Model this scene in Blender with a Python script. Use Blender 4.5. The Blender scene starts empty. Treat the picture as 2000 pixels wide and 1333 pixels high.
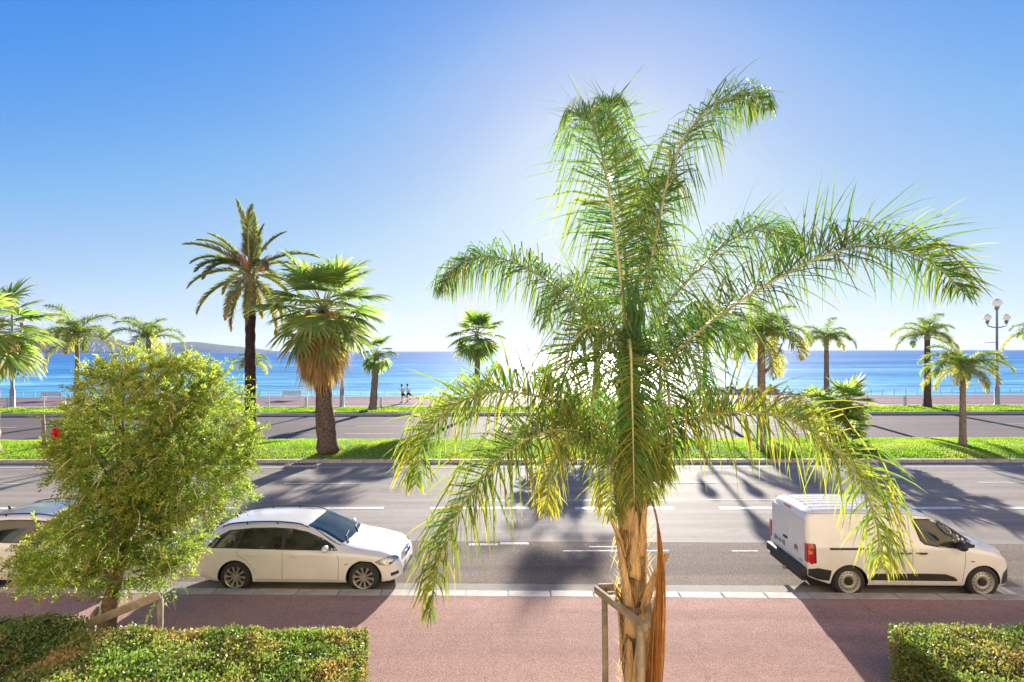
import bpy, bmesh, math, random
from mathutils import Vector, Matrix, noise

# ------------------------------------------------------------------ camera, sky, sun, exposure
C = bpy.context.scene.collection
SC = bpy.context.scene
R = math.radians
F = 1080.0            # focal length in photograph pixels (2000 wide)
H = 5.25              # eye height above the road, first-floor balcony
cam_d = bpy.data.cameras.new('camera')
cam = bpy.data.objects.new('camera', cam_d)
C.objects.link(cam)
cam.location = (0, 0, H)
cam.rotation_euler = (R(90), R(0.143), 0)
cam_d.sensor_width = 36.0
cam_d.lens = 36.0 * F / 2000.0
cam_d.shift_y = 0.0095
cam_d.clip_end = 90000
cam_d.clip_start = 0.05
SC.camera = cam

SUN_AZ = math.atan2(192, 1080)          # to the right of straight ahead
SUN_EL = math.atan2(338, math.hypot(192, 1080))
sun_dir = Vector((math.sin(SUN_AZ) * math.cos(SUN_EL), math.cos(SUN_AZ) * math.cos(SUN_EL), math.sin(SUN_EL)))

world = bpy.data.worlds.new('World')
SC.world = world
world.use_nodes = True
wn, wl = world.node_tree.nodes, world.node_tree.links
for n in list(wn): wn.remove(n)
w_out = wn.new('ShaderNodeOutputWorld')
bg = wn.new('ShaderNodeBackground')
sky = wn.new('ShaderNodeTexSky')
sky.sky_type = 'NISHITA'
sky.sun_disc = False
sky.sun_elevation = SUN_EL
sky.sun_rotation = SUN_AZ
sky.air_density = 1.0
sky.dust_density = 0.25
sky.ozone_density = 4.0
bg.inputs['Strength'].default_value = 0.15
EXPO = 1.5
# camera response for the sky: keeps the deep blue away from the sun and holds the glare round it
sep = wn.new('ShaderNodeSeparateColor'); cmb = wn.new('ShaderNodeCombineColor')
wl.new(sky.outputs[0], sep.inputs[0])
LUT = (((0, 0), (.16, .06), (.23, .16), (.36, .34), (.50, .46), (.66, .58), (1.3, .80), (3.0, .88)),
       ((0, 0), (.31, .28), (.42, .39), (.51, .49), (.67, .58), (.86, .70), (1.3, .85), (2.7, .90)),
       ((0, 0), (.30, .50), (.60, .81), (.76, .84), (.90, .86), (1.2, .88), (1.6, .91), (2.7, .93)))
for i in range(3):
    mu = wn.new('ShaderNodeMath'); mu.operation = 'MULTIPLY'; mu.inputs[1].default_value = .15/3
    wl.new(sep.outputs[i], mu.inputs[0])
    cr = wn.new('ShaderNodeValToRGB'); e = cr.color_ramp.elements
    while len(e) < 8: e.new(.5)
    for k, (x, y) in enumerate(LUT[i]):
        e[k].position = x/3; e[k].color = (y/1.2, y/1.2, y/1.2, 1)
    wl.new(mu.outputs[0], cr.inputs[0])
    m2 = wn.new('ShaderNodeMath'); m2.operation = 'MULTIPLY'; m2.inputs[1].default_value = 1.2/.15/2**(EXPO+.07)
    wl.new(cr.outputs[0], m2.inputs[0]); wl.new(m2.outputs[0], cmb.inputs[i])
hsv = cmb
# the visible disc of the sun and the bright air close round it
geo = wn.new('ShaderNodeNewGeometry')
dot = wn.new('ShaderNodeVectorMath'); dot.operation = 'DOT_PRODUCT'
dot.inputs[1].default_value = (-sun_dir.x, -sun_dir.y, -sun_dir.z)
wl.new(geo.outputs['Incoming'], dot.inputs[0])
def wmath(op, a, b=None):
    m = wn.new('ShaderNodeMath'); m.operation = op
    for i, v in enumerate((a, b)):
        if v is None: continue
        if isinstance(v, (int, float)): m.inputs[i].default_value = v
        else: wl.new(v, m.inputs[i])
    return m.outputs[0]
cosv = wmath('MAXIMUM', dot.outputs['Value'], 0.0)
disc = wmath('MULTIPLY', wmath('POWER', cosv, 200000.0), 420.0)
glow = wmath('MULTIPLY', wmath('POWER', cosv, 2600.0), .9)
glow2 = wmath('MULTIPLY', wmath('POWER', cosv, 60.0), .12)
gsum = wmath('ADD', wmath('ADD', disc, glow), glow2)
comb = wn.new('ShaderNodeVectorMath'); comb.operation = 'SCALE'
comb.inputs[0].default_value = (1.0, 0.97, 0.92)
wl.new(gsum, comb.inputs['Scale'])
addv = wn.new('ShaderNodeVectorMath'); addv.operation = 'ADD'
wl.new(hsv.outputs[0], addv.inputs[0]); wl.new(comb.outputs[0], addv.inputs[1])
wl.new(addv.outputs[0], bg.inputs['Color'])
wl.new(bg.outputs[0], w_out.inputs['Surface'])

sl = bpy.data.lights.new('sun', 'SUN')
sl.energy = 5.0
sl.angle = R(0.53)
sl.color = (1.0, 0.93, 0.83)
sun = bpy.data.objects.new('sun', sl)
C.objects.link(sun)
# the shadows in the road give the height the light comes from
light_dir = Vector((math.sin(SUN_AZ) * math.cos(R(15.2)), math.cos(SUN_AZ) * math.cos(R(15.2)), math.sin(R(15.2))))
sun.rotation_euler = (-light_dir).to_track_quat('-Z', 'Y').to_euler()

SC.view_settings.view_transform = 'Standard'
SC.view_settings.look = 'None'
SC.view_settings.gamma = 1.0
SC.view_settings.use_curve_mapping = False
SC.view_settings.exposure = EXPO + .1
SC.cycles.max_bounces = 8
SC.cycles.transparent_max_bounces = 8
SC.cycles.sample_clamp_indirect = 6.0
SC.cycles.caustics_reflective = False
SC.cycles.caustics_refractive = False

# ------------------------------------------------------------------ helpers
rnd = random.Random(7)
def hor(px): return 688.0 - 0.0025 * px
def gp(px, py, z=0.0):
    """the point of the plane at height z that a sight line meets"""
    D = F * (H - z) / (py - hor(px))
    return Vector(((px - 1000) * D / F, D, z))
def at(px, py, D):
    """the point at distance D along a sight line"""
    return Vector(((px - 1000) * D / F, D, H - (py - hor(px)) * D / F))
def line(dl, dr, z):
    """depth y(x) of a straight edge lying at height z"""
    D0, D1 = F * (H - z) / dl, F * (H - z) / dr
    x0, x1 = -1000 * D0 / F, 1000 * D1 / F
    s = (D1 - D0) / (x1 - x0)
    return lambda x: D0 + s * (x - x0)

class MB:
    """collects geometry, then links it as ONE mesh object"""
    def __init__(self):
        self.v = []; self.f = []; self.m = []; self.c = []
    def quad(self, a, b, c, d, m=0, t=0.0):
        n = len(self.v); self.v += [a, b, c, d]; self.f.append((n, n+1, n+2, n+3)); self.m.append(m); self.c += [t]*4
    def tri(self, a, b, c, m=0, t=0.0):
        n = len(self.v); self.v += [a, b, c]; self.f.append((n, n+1, n+2)); self.m.append(m); self.c += [t]*3
    def poly(self, pts, m=0, t=0.0):
        n = len(self.v); self.v += list(pts); self.f.append(tuple(range(n, n+len(pts)))); self.m.append(m); self.c += [t]*len(pts)
    def box(self, cx, cy, cz, sx, sy, sz, m=0, rz=0.0, mat=None):
        n = len(self.v)
        M = mat if mat is not None else (Matrix.Translation((cx, cy, cz)) @ Matrix.Rotation(rz, 4, 'Z'))
        for z in (-.5, .5):
            for x, y in ((-.5, -.5), (.5, -.5), (.5, .5), (-.5, .5)):
                self.v.append(M @ Vector((x*sx, y*sy, z*sz)))
        for q in ((3, 2, 1, 0), (4, 5, 6, 7), (0, 1, 5, 4), (1, 2, 6, 5), (2, 3, 7, 6), (3, 0, 4, 7)):
            self.f.append(tuple(n+i for i in q)); self.m.append(m)
        self.c += [0.0]*8
    def beam(self, a, b, w, h, m=0):
        a, b = Vector(a), Vector(b); d = (b-a); L = d.length; d.normalize()
        up = Vector((0, 0, 1)) if abs(d.z) < .9 else Vector((0, 1, 0))
        s = d.cross(up).normalized(); u = s.cross(d)
        M = Matrix((( d.x, s.x, u.x, (a.x+b.x)/2), (d.y, s.y, u.y, (a.y+b.y)/2), (d.z, s.z, u.z, (a.z+b.z)/2), (0, 0, 0, 1)))
        self.box(0, 0, 0, L, w, h, m, mat=M)
    def tube(self, pts, rad, n=8, m=0, cap=True, t=0.0, wob=0.0):
        pts = [Vector(p) for p in pts]
        if not isinstance(rad, (list, tuple)): rad = [rad]*len(pts)
        base = len(self.v)
        ref = Vector((0, 0, 1)) if abs((pts[-1]-pts[0]).normalized().z) < .85 else Vector((1, 0, 0))
        for i, p in enumerate(pts):
            d = (pts[min(i+1, len(pts)-1)] - pts[max(i-1, 0)])
            if d.length < 1e-9: d = Vector((0, 0, 1))
            d.normalize()
            s = d.cross(ref).normalized(); u = s.cross(d)
            for k in range(n):
                a = 2*math.pi*k/n
                rr = rad[i] * (1 + (wob*noise.noise(Vector((k*1.7, i*.9, wob*31))) if wob else 0))
                self.v.append(p + s*math.cos(a)*rr + u*math.sin(a)*rr); self.c.append(t)
        for i in range(len(pts)-1):
            for k in range(n):
                a = base+i*n+k; b = base+i*n+(k+1) % n
                self.f.append((a, b, b+n, a+n)); self.m.append(m)
        if cap:
            self.f.append(tuple(base+k for k in reversed(range(n)))); self.m.append(m)
            self.f.append(tuple(base+(len(pts)-1)*n+k for k in range(n))); self.m.append(m)
    def ellipsoid(self, c, r, n=12, k=8, m=0, t=0.0):
        c = Vector(c); base = len(self.v)
        for i in range(k+1):
            th = math.pi*i/k
            for j in range(n):
                ph = 2*math.pi*j/n
                self.v.append(c + Vector((r[0]*math.sin(th)*math.cos(ph), r[1]*math.sin(th)*math.sin(ph), r[2]*math.cos(th)))); self.c.append(t)
        for i in range(k):
            for j in range(n):
                a = base+i*n+j; b = base+i*n+(j+1) % n
                self.f.append((a, a+n, b+n, b)); self.m.append(m)
    def mesh(self, name, mats, smooth=False):
        me = bpy.data.meshes.new(name)
        me.from_pydata([tuple(p) for p in self.v], [], self.f)
        for mt in (mats if isinstance(mats, (list, tuple)) else [mats]): me.materials.append(mt)
        me.polygons.foreach_set('material_index', self.m)
        at_ = me.attributes.new('tint', 'FLOAT', 'POINT')
        at_.data.foreach_set('value', [float(x) for x in self.c])
        if smooth is True:
            me.polygons.foreach_set('use_smooth', [True]*len(me.polygons))
        me.update()
        if isinstance(smooth, (int, float)) and smooth is not True and smooth is not False:
            me.set_sharp_from_angle(angle=R(smooth))
        return me
    def build(self, name, mats, parent=None, smooth=False):
        return link(name, self.mesh(name, mats, smooth), parent)

def link(name, me, parent=None):
    o = bpy.data.objects.new(name, me); C.objects.link(o)
    if parent is not None: o.parent = parent
    return o
def empty(name, loc=(0, 0, 0), rz=0.0, parent=None):
    o = bpy.data.objects.new(name, None); C.objects.link(o)
    o.location = loc; o.rotation_euler = (0, 0, rz); o.empty_display_size = .3
    if parent is not None: o.parent = parent
    return o
def tag(o, label=None, cat=None, group=None, kind=None):
    if label: o['label'] = label
    if cat: o['category'] = cat
    if group: o['group'] = group
    if kind: o['kind'] = kind
    return o

# ------------------------------------------------------------------ materials
def new_mat(name):
    m = bpy.data.materials.new(name); m.use_nodes = True
    nt = m.node_tree
    for n in list(nt.nodes): nt.nodes.remove(n)
    return m, nt
def N(nt, typ, **kw):
    n = nt.nodes.new(typ)
    for k, v in kw.items():
        if k in n.inputs.keys(): n.inputs[k].default_value = v
        else: setattr(n, k, v)
    return n
def ramp(nt, src, stops):
    r = nt.nodes.new('ShaderNodeValToRGB'); e = r.color_ramp.elements
    while len(e) < len(stops): e.new(0.5)
    for i, (p, c) in enumerate(stops):
        e[i].position = p; e[i].color = (c[0], c[1], c[2], 1) if not isinstance(c, (int, float)) else (c, c, c, 1)
    nt.links.new(src, r.inputs[0]); return r.outputs[0]
def pos(nt, scale=(1, 1, 1), obj=False):
    if obj:
        g = nt.nodes.new('ShaderNodeTexCoord').outputs['Object']
    else:
        g = nt.nodes.new('ShaderNodeNewGeometry').outputs['Position']
    mp = nt.nodes.new('ShaderNodeMapping'); mp.inputs['Scale'].default_value = scale
    nt.links.new(g, mp.inputs['Vector']); return mp.outputs[0]
def nz(nt, vec, scale, detail=4, rough=.6):
    n = N(nt, 'ShaderNodeTexNoise', Scale=scale, Detail=detail, Roughness=rough)
    nt.links.new(vec, n.inputs['Vector']); return n.outputs['Fac']
def mixc(nt, fac, a, b, blend='MIX'):
    m = nt.nodes.new('ShaderNodeMix'); m.data_type = 'RGBA'; m.blend_type = blend
    for sock, v in ((m.inputs[0], fac), (m.inputs[6], a), (m.inputs[7], b)):
        if isinstance(v, (int, float)): sock.default_value = v
        elif isinstance(v, (tuple, list)): sock.default_value = (*v, 1)
        else: nt.links.new(v, sock)
    return m.outputs[2]
def mth(nt, op, a, b=0.0, clamp=False):
    m = nt.nodes.new('ShaderNodeMath'); m.operation = op; m.use_clamp = clamp
    for i, v in enumerate((a, b)):
        if isinstance(v, (int, float)): m.inputs[i].default_value = v
        else: nt.links.new(v, m.inputs[i])
    return m.outputs[0]
def finish(nt, col, rough=.6, bump=None, bstr=.3, bdist=.02, spec=.5, metal=0.0, coat=0.0):
    p = nt.nodes.new('ShaderNodeBsdfPrincipled'); o = nt.nodes.new('ShaderNodeOutputMaterial')
    if isinstance(col, (tuple, list)): p.inputs['Base Color'].default_value = (*col, 1)
    else: nt.links.new(col, p.inputs['Base Color'])
    if isinstance(rough, (int, float)): p.inputs['Roughness'].default_value = rough
    else: nt.links.new(rough, p.inputs['Roughness'])
    p.inputs['Specular IOR Level'].default_value = spec
    p.inputs['Metallic'].default_value = metal
    p.inputs['Coat Weight'].default_value = coat
    p.inputs['Coat Roughness'].default_value = 0.05
    if bump is not None:
        b = nt.nodes.new('ShaderNodeBump'); b.inputs['Strength'].default_value = bstr; b.inputs['Distance'].default_value = bdist
        nt.links.new(bump, b.inputs['Height']); nt.links.new(b.outputs[0], p.inputs['Normal'])
    nt.links.new(p.outputs[0], o.inputs['Surface'])
    return p
def simple(name, col, rough=.5, var=.15, scale=6.0, bstr=0.1, metal=0.0, spec=.5, coat=0.0, obj=True, bscale=40.0):
    m, nt = new_mat(name)
    v = pos(nt, obj=obj)
    f = nz(nt, v, scale)
    c0 = tuple(x*(1-var) for x in col); c1 = tuple(min(1, x*(1+var)) for x in col)
    c = ramp(nt, f, [(.3, c0), (.7, c1)])
    finish(nt, c, rough, nz(nt, v, bscale), bstr, .01, spec, metal, coat)
    return m
def asphalt(name, base, fine, scale=1.0, rough=.75, crack=.0, red=False, bd=.02, bs=.5, lanes=0.0):
    m, nt = new_mat(name)
    v = pos(nt)
    sp = nz(nt, v, 55*scale, 3, .7)
    md = nz(nt, v, 4.0, 5, .65)
    big = nz(nt, pos(nt, (.25, .9, 1)), .35, 4, .6)
    lo = tuple(x*(1-fine) for x in base); hi = tuple(x*(1+fine) for x in base)
    c = ramp(nt, sp, [(.33, lo), (.67, hi)])
    c = mixc(nt, ramp(nt, md, [(.3, 0.0), (.75, .55)]), c, mixc(nt, 1.0, c, (.72, .7, .68) if not red else (.72, .66, .66), 'MULTIPLY'))
    c = mixc(nt, ramp(nt, big, [(.42, 0.0), (.66, .6)]), c, mixc(nt, 1.0, c, (.78, .77, .76), 'MULTIPLY'))
    if lanes:
        tr_ = nz(nt, pos(nt, (.035, 1.0, 1)), 1.3, 3, .55)
        c = mixc(nt, ramp(nt, tr_, [(.40, 0.0), (.62, lanes)]), c, mixc(nt, 1.0, c, (.66, .66, .67), 'MULTIPLY'))
        oil = nz(nt, pos(nt, (.5, 1.4, 1)), .9, 5, .7)
        c = mixc(nt, ramp(nt, oil, [(.60, 0.0), (.72, lanes)]), c, mixc(nt, 1.0, c, (.6, .58, .56), 'MULTIPLY'))
    bmp = sp
    if crack > 0:
        vo = N(nt, 'ShaderNodeTexVoronoi', Scale=.22, feature='DISTANCE_TO_EDGE')
        wv = nt.nodes.new('ShaderNodeVectorMath'); wv.operation = 'ADD'
        nn = N(nt, 'ShaderNodeTexNoise', Scale=1.6, Detail=6.0)
        sc_ = nt.nodes.new('ShaderNodeVectorMath'); sc_.operation = 'SCALE'; sc_.inputs['Scale'].default_value = .9
        nt.links.new(v, nn.inputs['Vector']); nt.links.new(nn.outputs['Color'], sc_.inputs[0])
        nt.links.new(v, wv.inputs[0]); nt.links.new(sc_.outputs[0], wv.inputs[1]); nt.links.new(wv.outputs[0], vo.inputs['Vector'])
        ck = ramp(nt, vo.outputs['Distance'], [(.0, 1.0), (.0035, 0.0)])
        ck = mth(nt, 'MULTIPLY', ck, crack)
        c = mixc(nt, ck, c, tuple(x*.3 for x in base))
    finish(nt, c, rough, bmp, bs, bd, .12)
    return m

M = {}
M['asphalt'] = asphalt('asphalt_near', (.37, .325, .282), .22, rough=.8, lanes=.7)
M['asphalt_rough'] = asphalt('asphalt_rough', (.25, .20, .165), .65, .6, lanes=.7, rough=.9, bd=.03, bs=.9)
M['asphalt_far'] = asphalt('asphalt_far', (.205, .166, .152), .12, rough=.8, lanes=.5)
M['red'] = asphalt('red_asphalt', (.44, .275, .225), .40, .8, rough=.9, crack=.4, red=True, lanes=.6)
M['concrete'] = asphalt('gutter_concrete', (.34, .31, .28), .12, rough=.8)
M['prom'] = asphalt('promenade_red', (.34, .20, .20), .12, rough=.7, red=True)
M['path'] = asphalt('cycle_path', (.36, .30, .28), .1, rough=.75)
M['stone'] = simple('kerb_stone', (.44, .39, .34), .8, .22, 3.0, .3)
M['pale_kerb'] = simple('pale_kerb', (.5, .46, .42), .8, .12, 3.0, .3)
M['dirt'] = simple('dirt', (.16, .12, .085), .95, .4, 5.0, .5)
M['land'] = simple('land', (.2, .18, .15), .95, .2, .2, .2)
M['wood'] = simple('weathered_wood', (.27, .22, .165), .85, .3, 8.0, .5)
M['wood_dark'] = simple('dark_wood', (.17, .12, .09), .85, .3, 8.0, .5)
M['white_metal'] = simple('white_metal', (.75, .75, .73), .4, .05)
M['grey_metal'] = simple('grey_metal', (.36, .34, .37), .5, .1)
M['bench'] = simple('bench_white', (.7, .68, .64), .5, .06)
M['black_plastic'] = simple('black_plastic', (.022, .022, .026), .55, .15, 12, .15)
M['rubber'] = simple('tyre_rubber', (.028, .027, .026), .85, .2, 20, .2)
M['alloy'] = simple('alloy', (.45, .42, .38), .35, .08, 10, 0, metal=.6)
M['steel'] = simple('painted_steel_rim', (.42, .40, .36), .45, .1, 10, 0, metal=.3)
M['chrome'] = simple('chrome', (.7, .7, .7), .12, .02, 10, 0, metal=1.0)
M['red_glass'] = simple('red_lamp', (.42, .015, .02), .15, .3, 18, 0, coat=.6)
M['amber_glass'] = simple('amber_lamp', (.75, .25, .08), .2, .3, 18, 0, coat=.6)
M['clear_glass'] = simple('headlamp', (.45, .45, .44), .12, .5, 25, 0, metal=.5, coat=.8)
M['plate'] = simple('plate_white', (.6, .6, .58), .4, .05)
M['plate_blue'] = simple('plate_blue', (.02, .06, .3), .4, .05)
M['seam'] = simple('seam_dark', (.05, .045, .04), .7, .05)
M['skin'] = simple('skin', (.42, .24, .17), .6, .05)
M['hair'] = simple('hair', (.02, .015, .012), .7, .1)
M['cloth_white'] = simple('white_shirt', (.68, .66, .66), .9, .05)
M['cloth_navy'] = simple('navy_shorts', (.02, .022, .05), .9, .05)
M['cloth_red'] = simple('red_shirt', (.5, .1, .09), .9, .05)
M['cloth_dark'] = simple('dark_clothes', (.04, .05, .06), .9, .05)
M['cloth_purple'] = simple('purple_shorts', (.09, .05, .16), .9, .05)
M['rock'] = simple('rock', (.22, .18, .17), .9, .35, .8, .6)
M['beach'] = simple('beach_pebbles', (.42, .38, .34), .9, .2, 2.0, .4)
M['facade'] = simple('facade_ochre', (.70, .55, .36), .9, .06, .5, .1)
M['shutter'] = simple('shutters', (.30, .42, .42), .7, .1)
M['dark_glass'] = simple('window_glass', (.02, .03, .035), .04, .2, 3, 0, spec=.6)
M['globe'] = None

def paint():
    m, nt = new_mat('white_car_paint')
    v = pos(nt, obj=True)
    c = ramp(nt, nz(nt, v, 2.0), [(.3, (.70, .69, .67)), (.7, (.78, .77, .75))])
    finish(nt, c, .28, nz(nt, v, 1.2), .02, .01, .5, 0, .7)
    return m
M['paint'] = paint()
def carglass(name, a, b):
    m, nt = new_mat(name)
    v = pos(nt, (1, 1, 1.6), obj=True)
    c = ramp(nt, nz(nt, v, 2.3, 3), [(.35, a), (.6, b)])
    finish(nt, c, .03, None, 0, 0, .45, 0, 0)
    return m
M['carglass'] = carglass('car_glass', (.008, .01, .01), (.04, .042, .038))
M['windscreen'] = carglass('windscreen_glass', (.006, .02, .035), (.02, .045, .06))

def worn_paint():
    """lane paint: white where it holds, the asphalt showing where it is worn"""
    m, nt = new_mat('road_paint')
    v = pos(nt)
    f = ramp(nt, nz(nt, v, 9, 6, .75), [(.36, 0.0), (.46, 1.0)])
    c = mixc(nt, f, (.22, .21, .2), (.66, .65, .62))
    finish(nt, c, .6, nz(nt, v, 60), .2, .01, .4)
    return m
M['line'] = worn_paint()
def faint_paint():
    m, nt = new_mat('faint_paint')
    v = pos(nt)
    f = ramp(nt, nz(nt, v, 7, 6, .8), [(.42, 0.0), (.58, .8)])
    c = mixc(nt, f, (.17, .155, .14), (.6, .58, .55))
    finish(nt, c, .7, nz(nt, v, 60), .2, .01, .4)
    return m
M['faint'] = faint_paint()

def foliage(name, dark, mid, tip, trans=.45, rough=.45, tval=1.25, spec=.4):
    """leaf: tint attribute 0 = green, 1 = yellowed tip; per-object variation; light passes through"""
    m, nt = new_mat(name)
    a = nt.nodes.new('ShaderNodeAttribute'); a.attribute_name = 'tint'
    oi = nt.nodes.new('ShaderNodeObjectInfo')
    v = pos(nt)
    f = nz(nt, v, 1.1, 3)
    g = nz(nt, v, 14, 2)
    gc = ramp(nt, mth(nt, 'ADD', mth(nt, 'MULTIPLY', f, .6), mth(nt, 'MULTIPLY', g, .4)), [(.38, dark), (.62, mid)])
    gc = mixc(nt, a.outputs['Fac'], gc, tip)
    hs = nt.nodes.new('ShaderNodeHueSaturation')
    nt.links.new(gc, hs.inputs['Color'])
    nt.links.new(mth(nt, 'ADD', mth(nt, 'MULTIPLY', oi.outputs['Random'], .35), .82), hs.inputs['Value'])
    p = nt.nodes.new('ShaderNodeBsdfPrincipled'); p.inputs['Roughness'].default_value = rough
    p.inputs['Specular IOR Level'].default_value = spec
    nt.links.new(hs.outputs[0], p.inputs['Base Color'])
    t = nt.nodes.new('ShaderNodeBsdfTranslucent')
    tc = nt.nodes.new('ShaderNodeVectorMath'); tc.operation = 'MULTIPLY'; tc.inputs[1].default_value = (tval*.9, tval*1.12, tval*.6)
    nt.links.new(hs.outputs[0], tc.inputs[0]); nt.links.new(tc.outputs[0], t.inputs['Color'])
    mx = nt.nodes.new('ShaderNodeMixShader'); mx.inputs[0].default_value = trans
    o = nt.nodes.new('ShaderNodeOutputMaterial')
    nt.links.new(p.outputs[0], mx.inputs[1]); nt.links.new(t.outputs[0], mx.inputs[2]); nt.links.new(mx.outputs[0], o.inputs['Surface'])
    return m
M['frond'] = foliage('queen_palm_leaf', (.025, .095, .038), (.08, .205, .052), (.60, .40, .06), .48, .42, 1.5)
M['fan'] = foliage('fan_palm_leaf', (.10, .19, .07), (.27, .37, .13), (.80, .56, .18), .55, .5, 1.5)
M['frond_far'] = foliage('feather_palm_leaf', (.10, .17, .05), (.24, .33, .10), (.80, .52, .12), .55, .5, 1.5)
M['date'] = foliage('date_palm_leaf', (.09, .15, .08), (.22, .29, .12), (.80, .42, .14), .45, .5, 1.5)
M['deadleaf'] = foliage('dead_leaf', (.48, .29, .12), (.78, .52, .24), (.34, .20, .12), .4, .8, 1.3, .1)
M['bottle'] = foliage('bottlebrush_leaf', (.045, .10, .02), (.24, .33, .05), (.66, .60, .14), .5, .5, 1.5)
M['hedge'] = foliage('hedge_leaf', (.07, .15, .03), (.27, .36, .08), (.44, .27, .13), .4, .42, 1.3, .5)
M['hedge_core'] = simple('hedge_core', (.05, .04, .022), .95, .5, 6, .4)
M['grass'] = foliage('grass_blade', (.13, .21, .012), (.27, .36, .025), (.46, .42, .08), .5, .6, 1.7, .2)
M['grass_soil'] = simple('grass_soil', (.10, .17, .02), .95, .3, 3, .4, obj=False)
M['redflower'] = simple('red_flower', (.6, .03, .02), .8, .2)

def bark(name, a, b, ringscale=14, rough=.9, bstr=.8, stretch=(1, 1, 1)):
    m, nt = new_mat(name)
    v = pos(nt, stretch, obj=True)
    w = N(nt, 'ShaderNodeTexWave', Scale=ringscale*.3, Distortion=3.5, Detail=3.0, bands_direction='Z')
    nt.links.new(v, w.inputs['Vector'])
    f = mth(nt, 'ADD', mth(nt, 'MULTIPLY', w.outputs['Fac'], .08), mth(nt, 'MULTIPLY', nz(nt, v, 9, 5, .7), .92))
    c = ramp(nt, f, [(.36, a), (.62, b)])
    finish(nt, c, rough, f, bstr, .04, .2)
    return m
M['bark'] = bark('palm_bark', (.17, .12, .085), (.42, .32, .23))
M['bark_dark'] = bark('dark_palm_bark', (.06, .038, .03), (.22, .15, .11), 10)
M['bark_black'] = bark('black_palm_bark', (.02, .011, .012), (.075, .045, .045), 10)
M['bark_fibre'] = bark('palm_fibre', (.10, .06, .03), (.36, .25, .13), 5, stretch=(6, 6, .7))
M['boot'] = bark('leaf_base', (.30, .19, .09), (.62, .44, .24), 3, .7, .5, (5, 5, .5))
M['twig'] = simple('twig', (.50, .40, .26), .85, .25, 6, .3)
M['bark_tree'] = bark('tree_bark', (.10, .07, .045), (.26, .19, .12), 8)
mg, nt = new_mat('opal_glass')
pg_ = nt.nodes.new('ShaderNodeBsdfPrincipled'); pg_.inputs['Base Color'].default_value = (.82, .79, .74, 1); pg_.inputs['Roughness'].default_value = .2
tg_ = nt.nodes.new('ShaderNodeBsdfTranslucent'); tg_.inputs['Color'].default_value = (.9, .86, .80, 1)
xg_ = nt.nodes.new('ShaderNodeMixShader'); xg_.inputs[0].default_value = .65
og_ = nt.nodes.new('ShaderNodeOutputMaterial')
nt.links.new(pg_.outputs[0], xg_.inputs[1]); nt.links.new(tg_.outputs[0], xg_.inputs[2]); nt.links.new(xg_.outputs[0], og_.inputs['Surface'])
M['globe'] = mg
M['rachis'] = simple('rachis', (.40, .38, .18), .5, .2, 4, .1)
M['fruit'] = simple('fruit_stalks', (.62, .26, .06), .7, .2)
HAZE = 3.6e-5

# ------------------------------------------------------------------ ground, roads, kerbs, sea, hills
XW = 130.0
L_kin = line(470, 489.5, .12)       # pavement side of the near kerb
L_kout = line(458, 477, .12)        # road side of the near kerb
L_gut = line(446.5, 465, 0)         # concrete gutter edge
L_park = line(365, 380, 0)          # parking strip edge
L_edge = line(228, 231.5, 0)        # far edge of the near carriageway
L_mface = line(218.5, 222, 0)       # median kerb face
L_r2n = lambda x: 32.2
L_r2f = line(126, 126.5, 0)
L_g2 = lambda x: L_r2f(x) + .35
L_g2b = line(109, 109, .25)
L_step = line(105, 105, .25)
L_prom = line(89, 88.5, .25)

def strip(name, near, far, z0, z1, mat, parent=None, x0=-XW, x1=XW, nx=2, kind='structure', skirt=0.0):
    """a sheet between two edges, with an optional solid front down to the ground"""
    b = MB()
    for i in range(nx):
        xa = x0+(x1-x0)*i/nx; xb = x0+(x1-x0)*(i+1)/nx
        b.quad((xa, near(xa), z0), (xb, near(xb), z0), (xb, far(xb), z1), (xa, far(xa), z1))
        if skirt:
            b.quad((xa, near(xa), z0-skirt), (xb, near(xb), z0-skirt), (xb, near(xb), z0), (xa, near(xa), z0))
            b.quad((xb, far(xb), z1-skirt), (xa, far(xa), z1-skirt), (xa, far(xa), z1), (xb, far(xb), z1))
    o = b.build(name, mat, parent)
    if parent is None: tag(o, kind=kind)
    return o

g = MB(); g.quad((-400, -90, -.02), (400, -90, -.02), (400, 64, -.02), (-400, 64, -.02))
tag(g.build('ground', M['land']), kind='structure')
road = strip('road', L_kout, L_mface, 0, 0, M['asphalt'])
strip('parking_strip', L_gut, L_park, .004, .004, M['asphalt_rough'], road)
strip('gutter', L_kout, L_gut, .006, .006, M['concrete'], road)
strip('gutter', L_edge, L_mface, .006, .03, M['concrete'], road)
strip('gutter_edge', line(226.5, 230, 0), line(224.6, 228, 0), .012, .012, M['pale_kerb'], road)
road2 = strip('far_road', L_r2n, L_r2f, 0, 0, M['asphalt_far'])
pave = strip('pavement', lambda x: -3.0, lambda x: L_kin(x)-.004, .12, .12, M['red'], skirt=.1)

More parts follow.
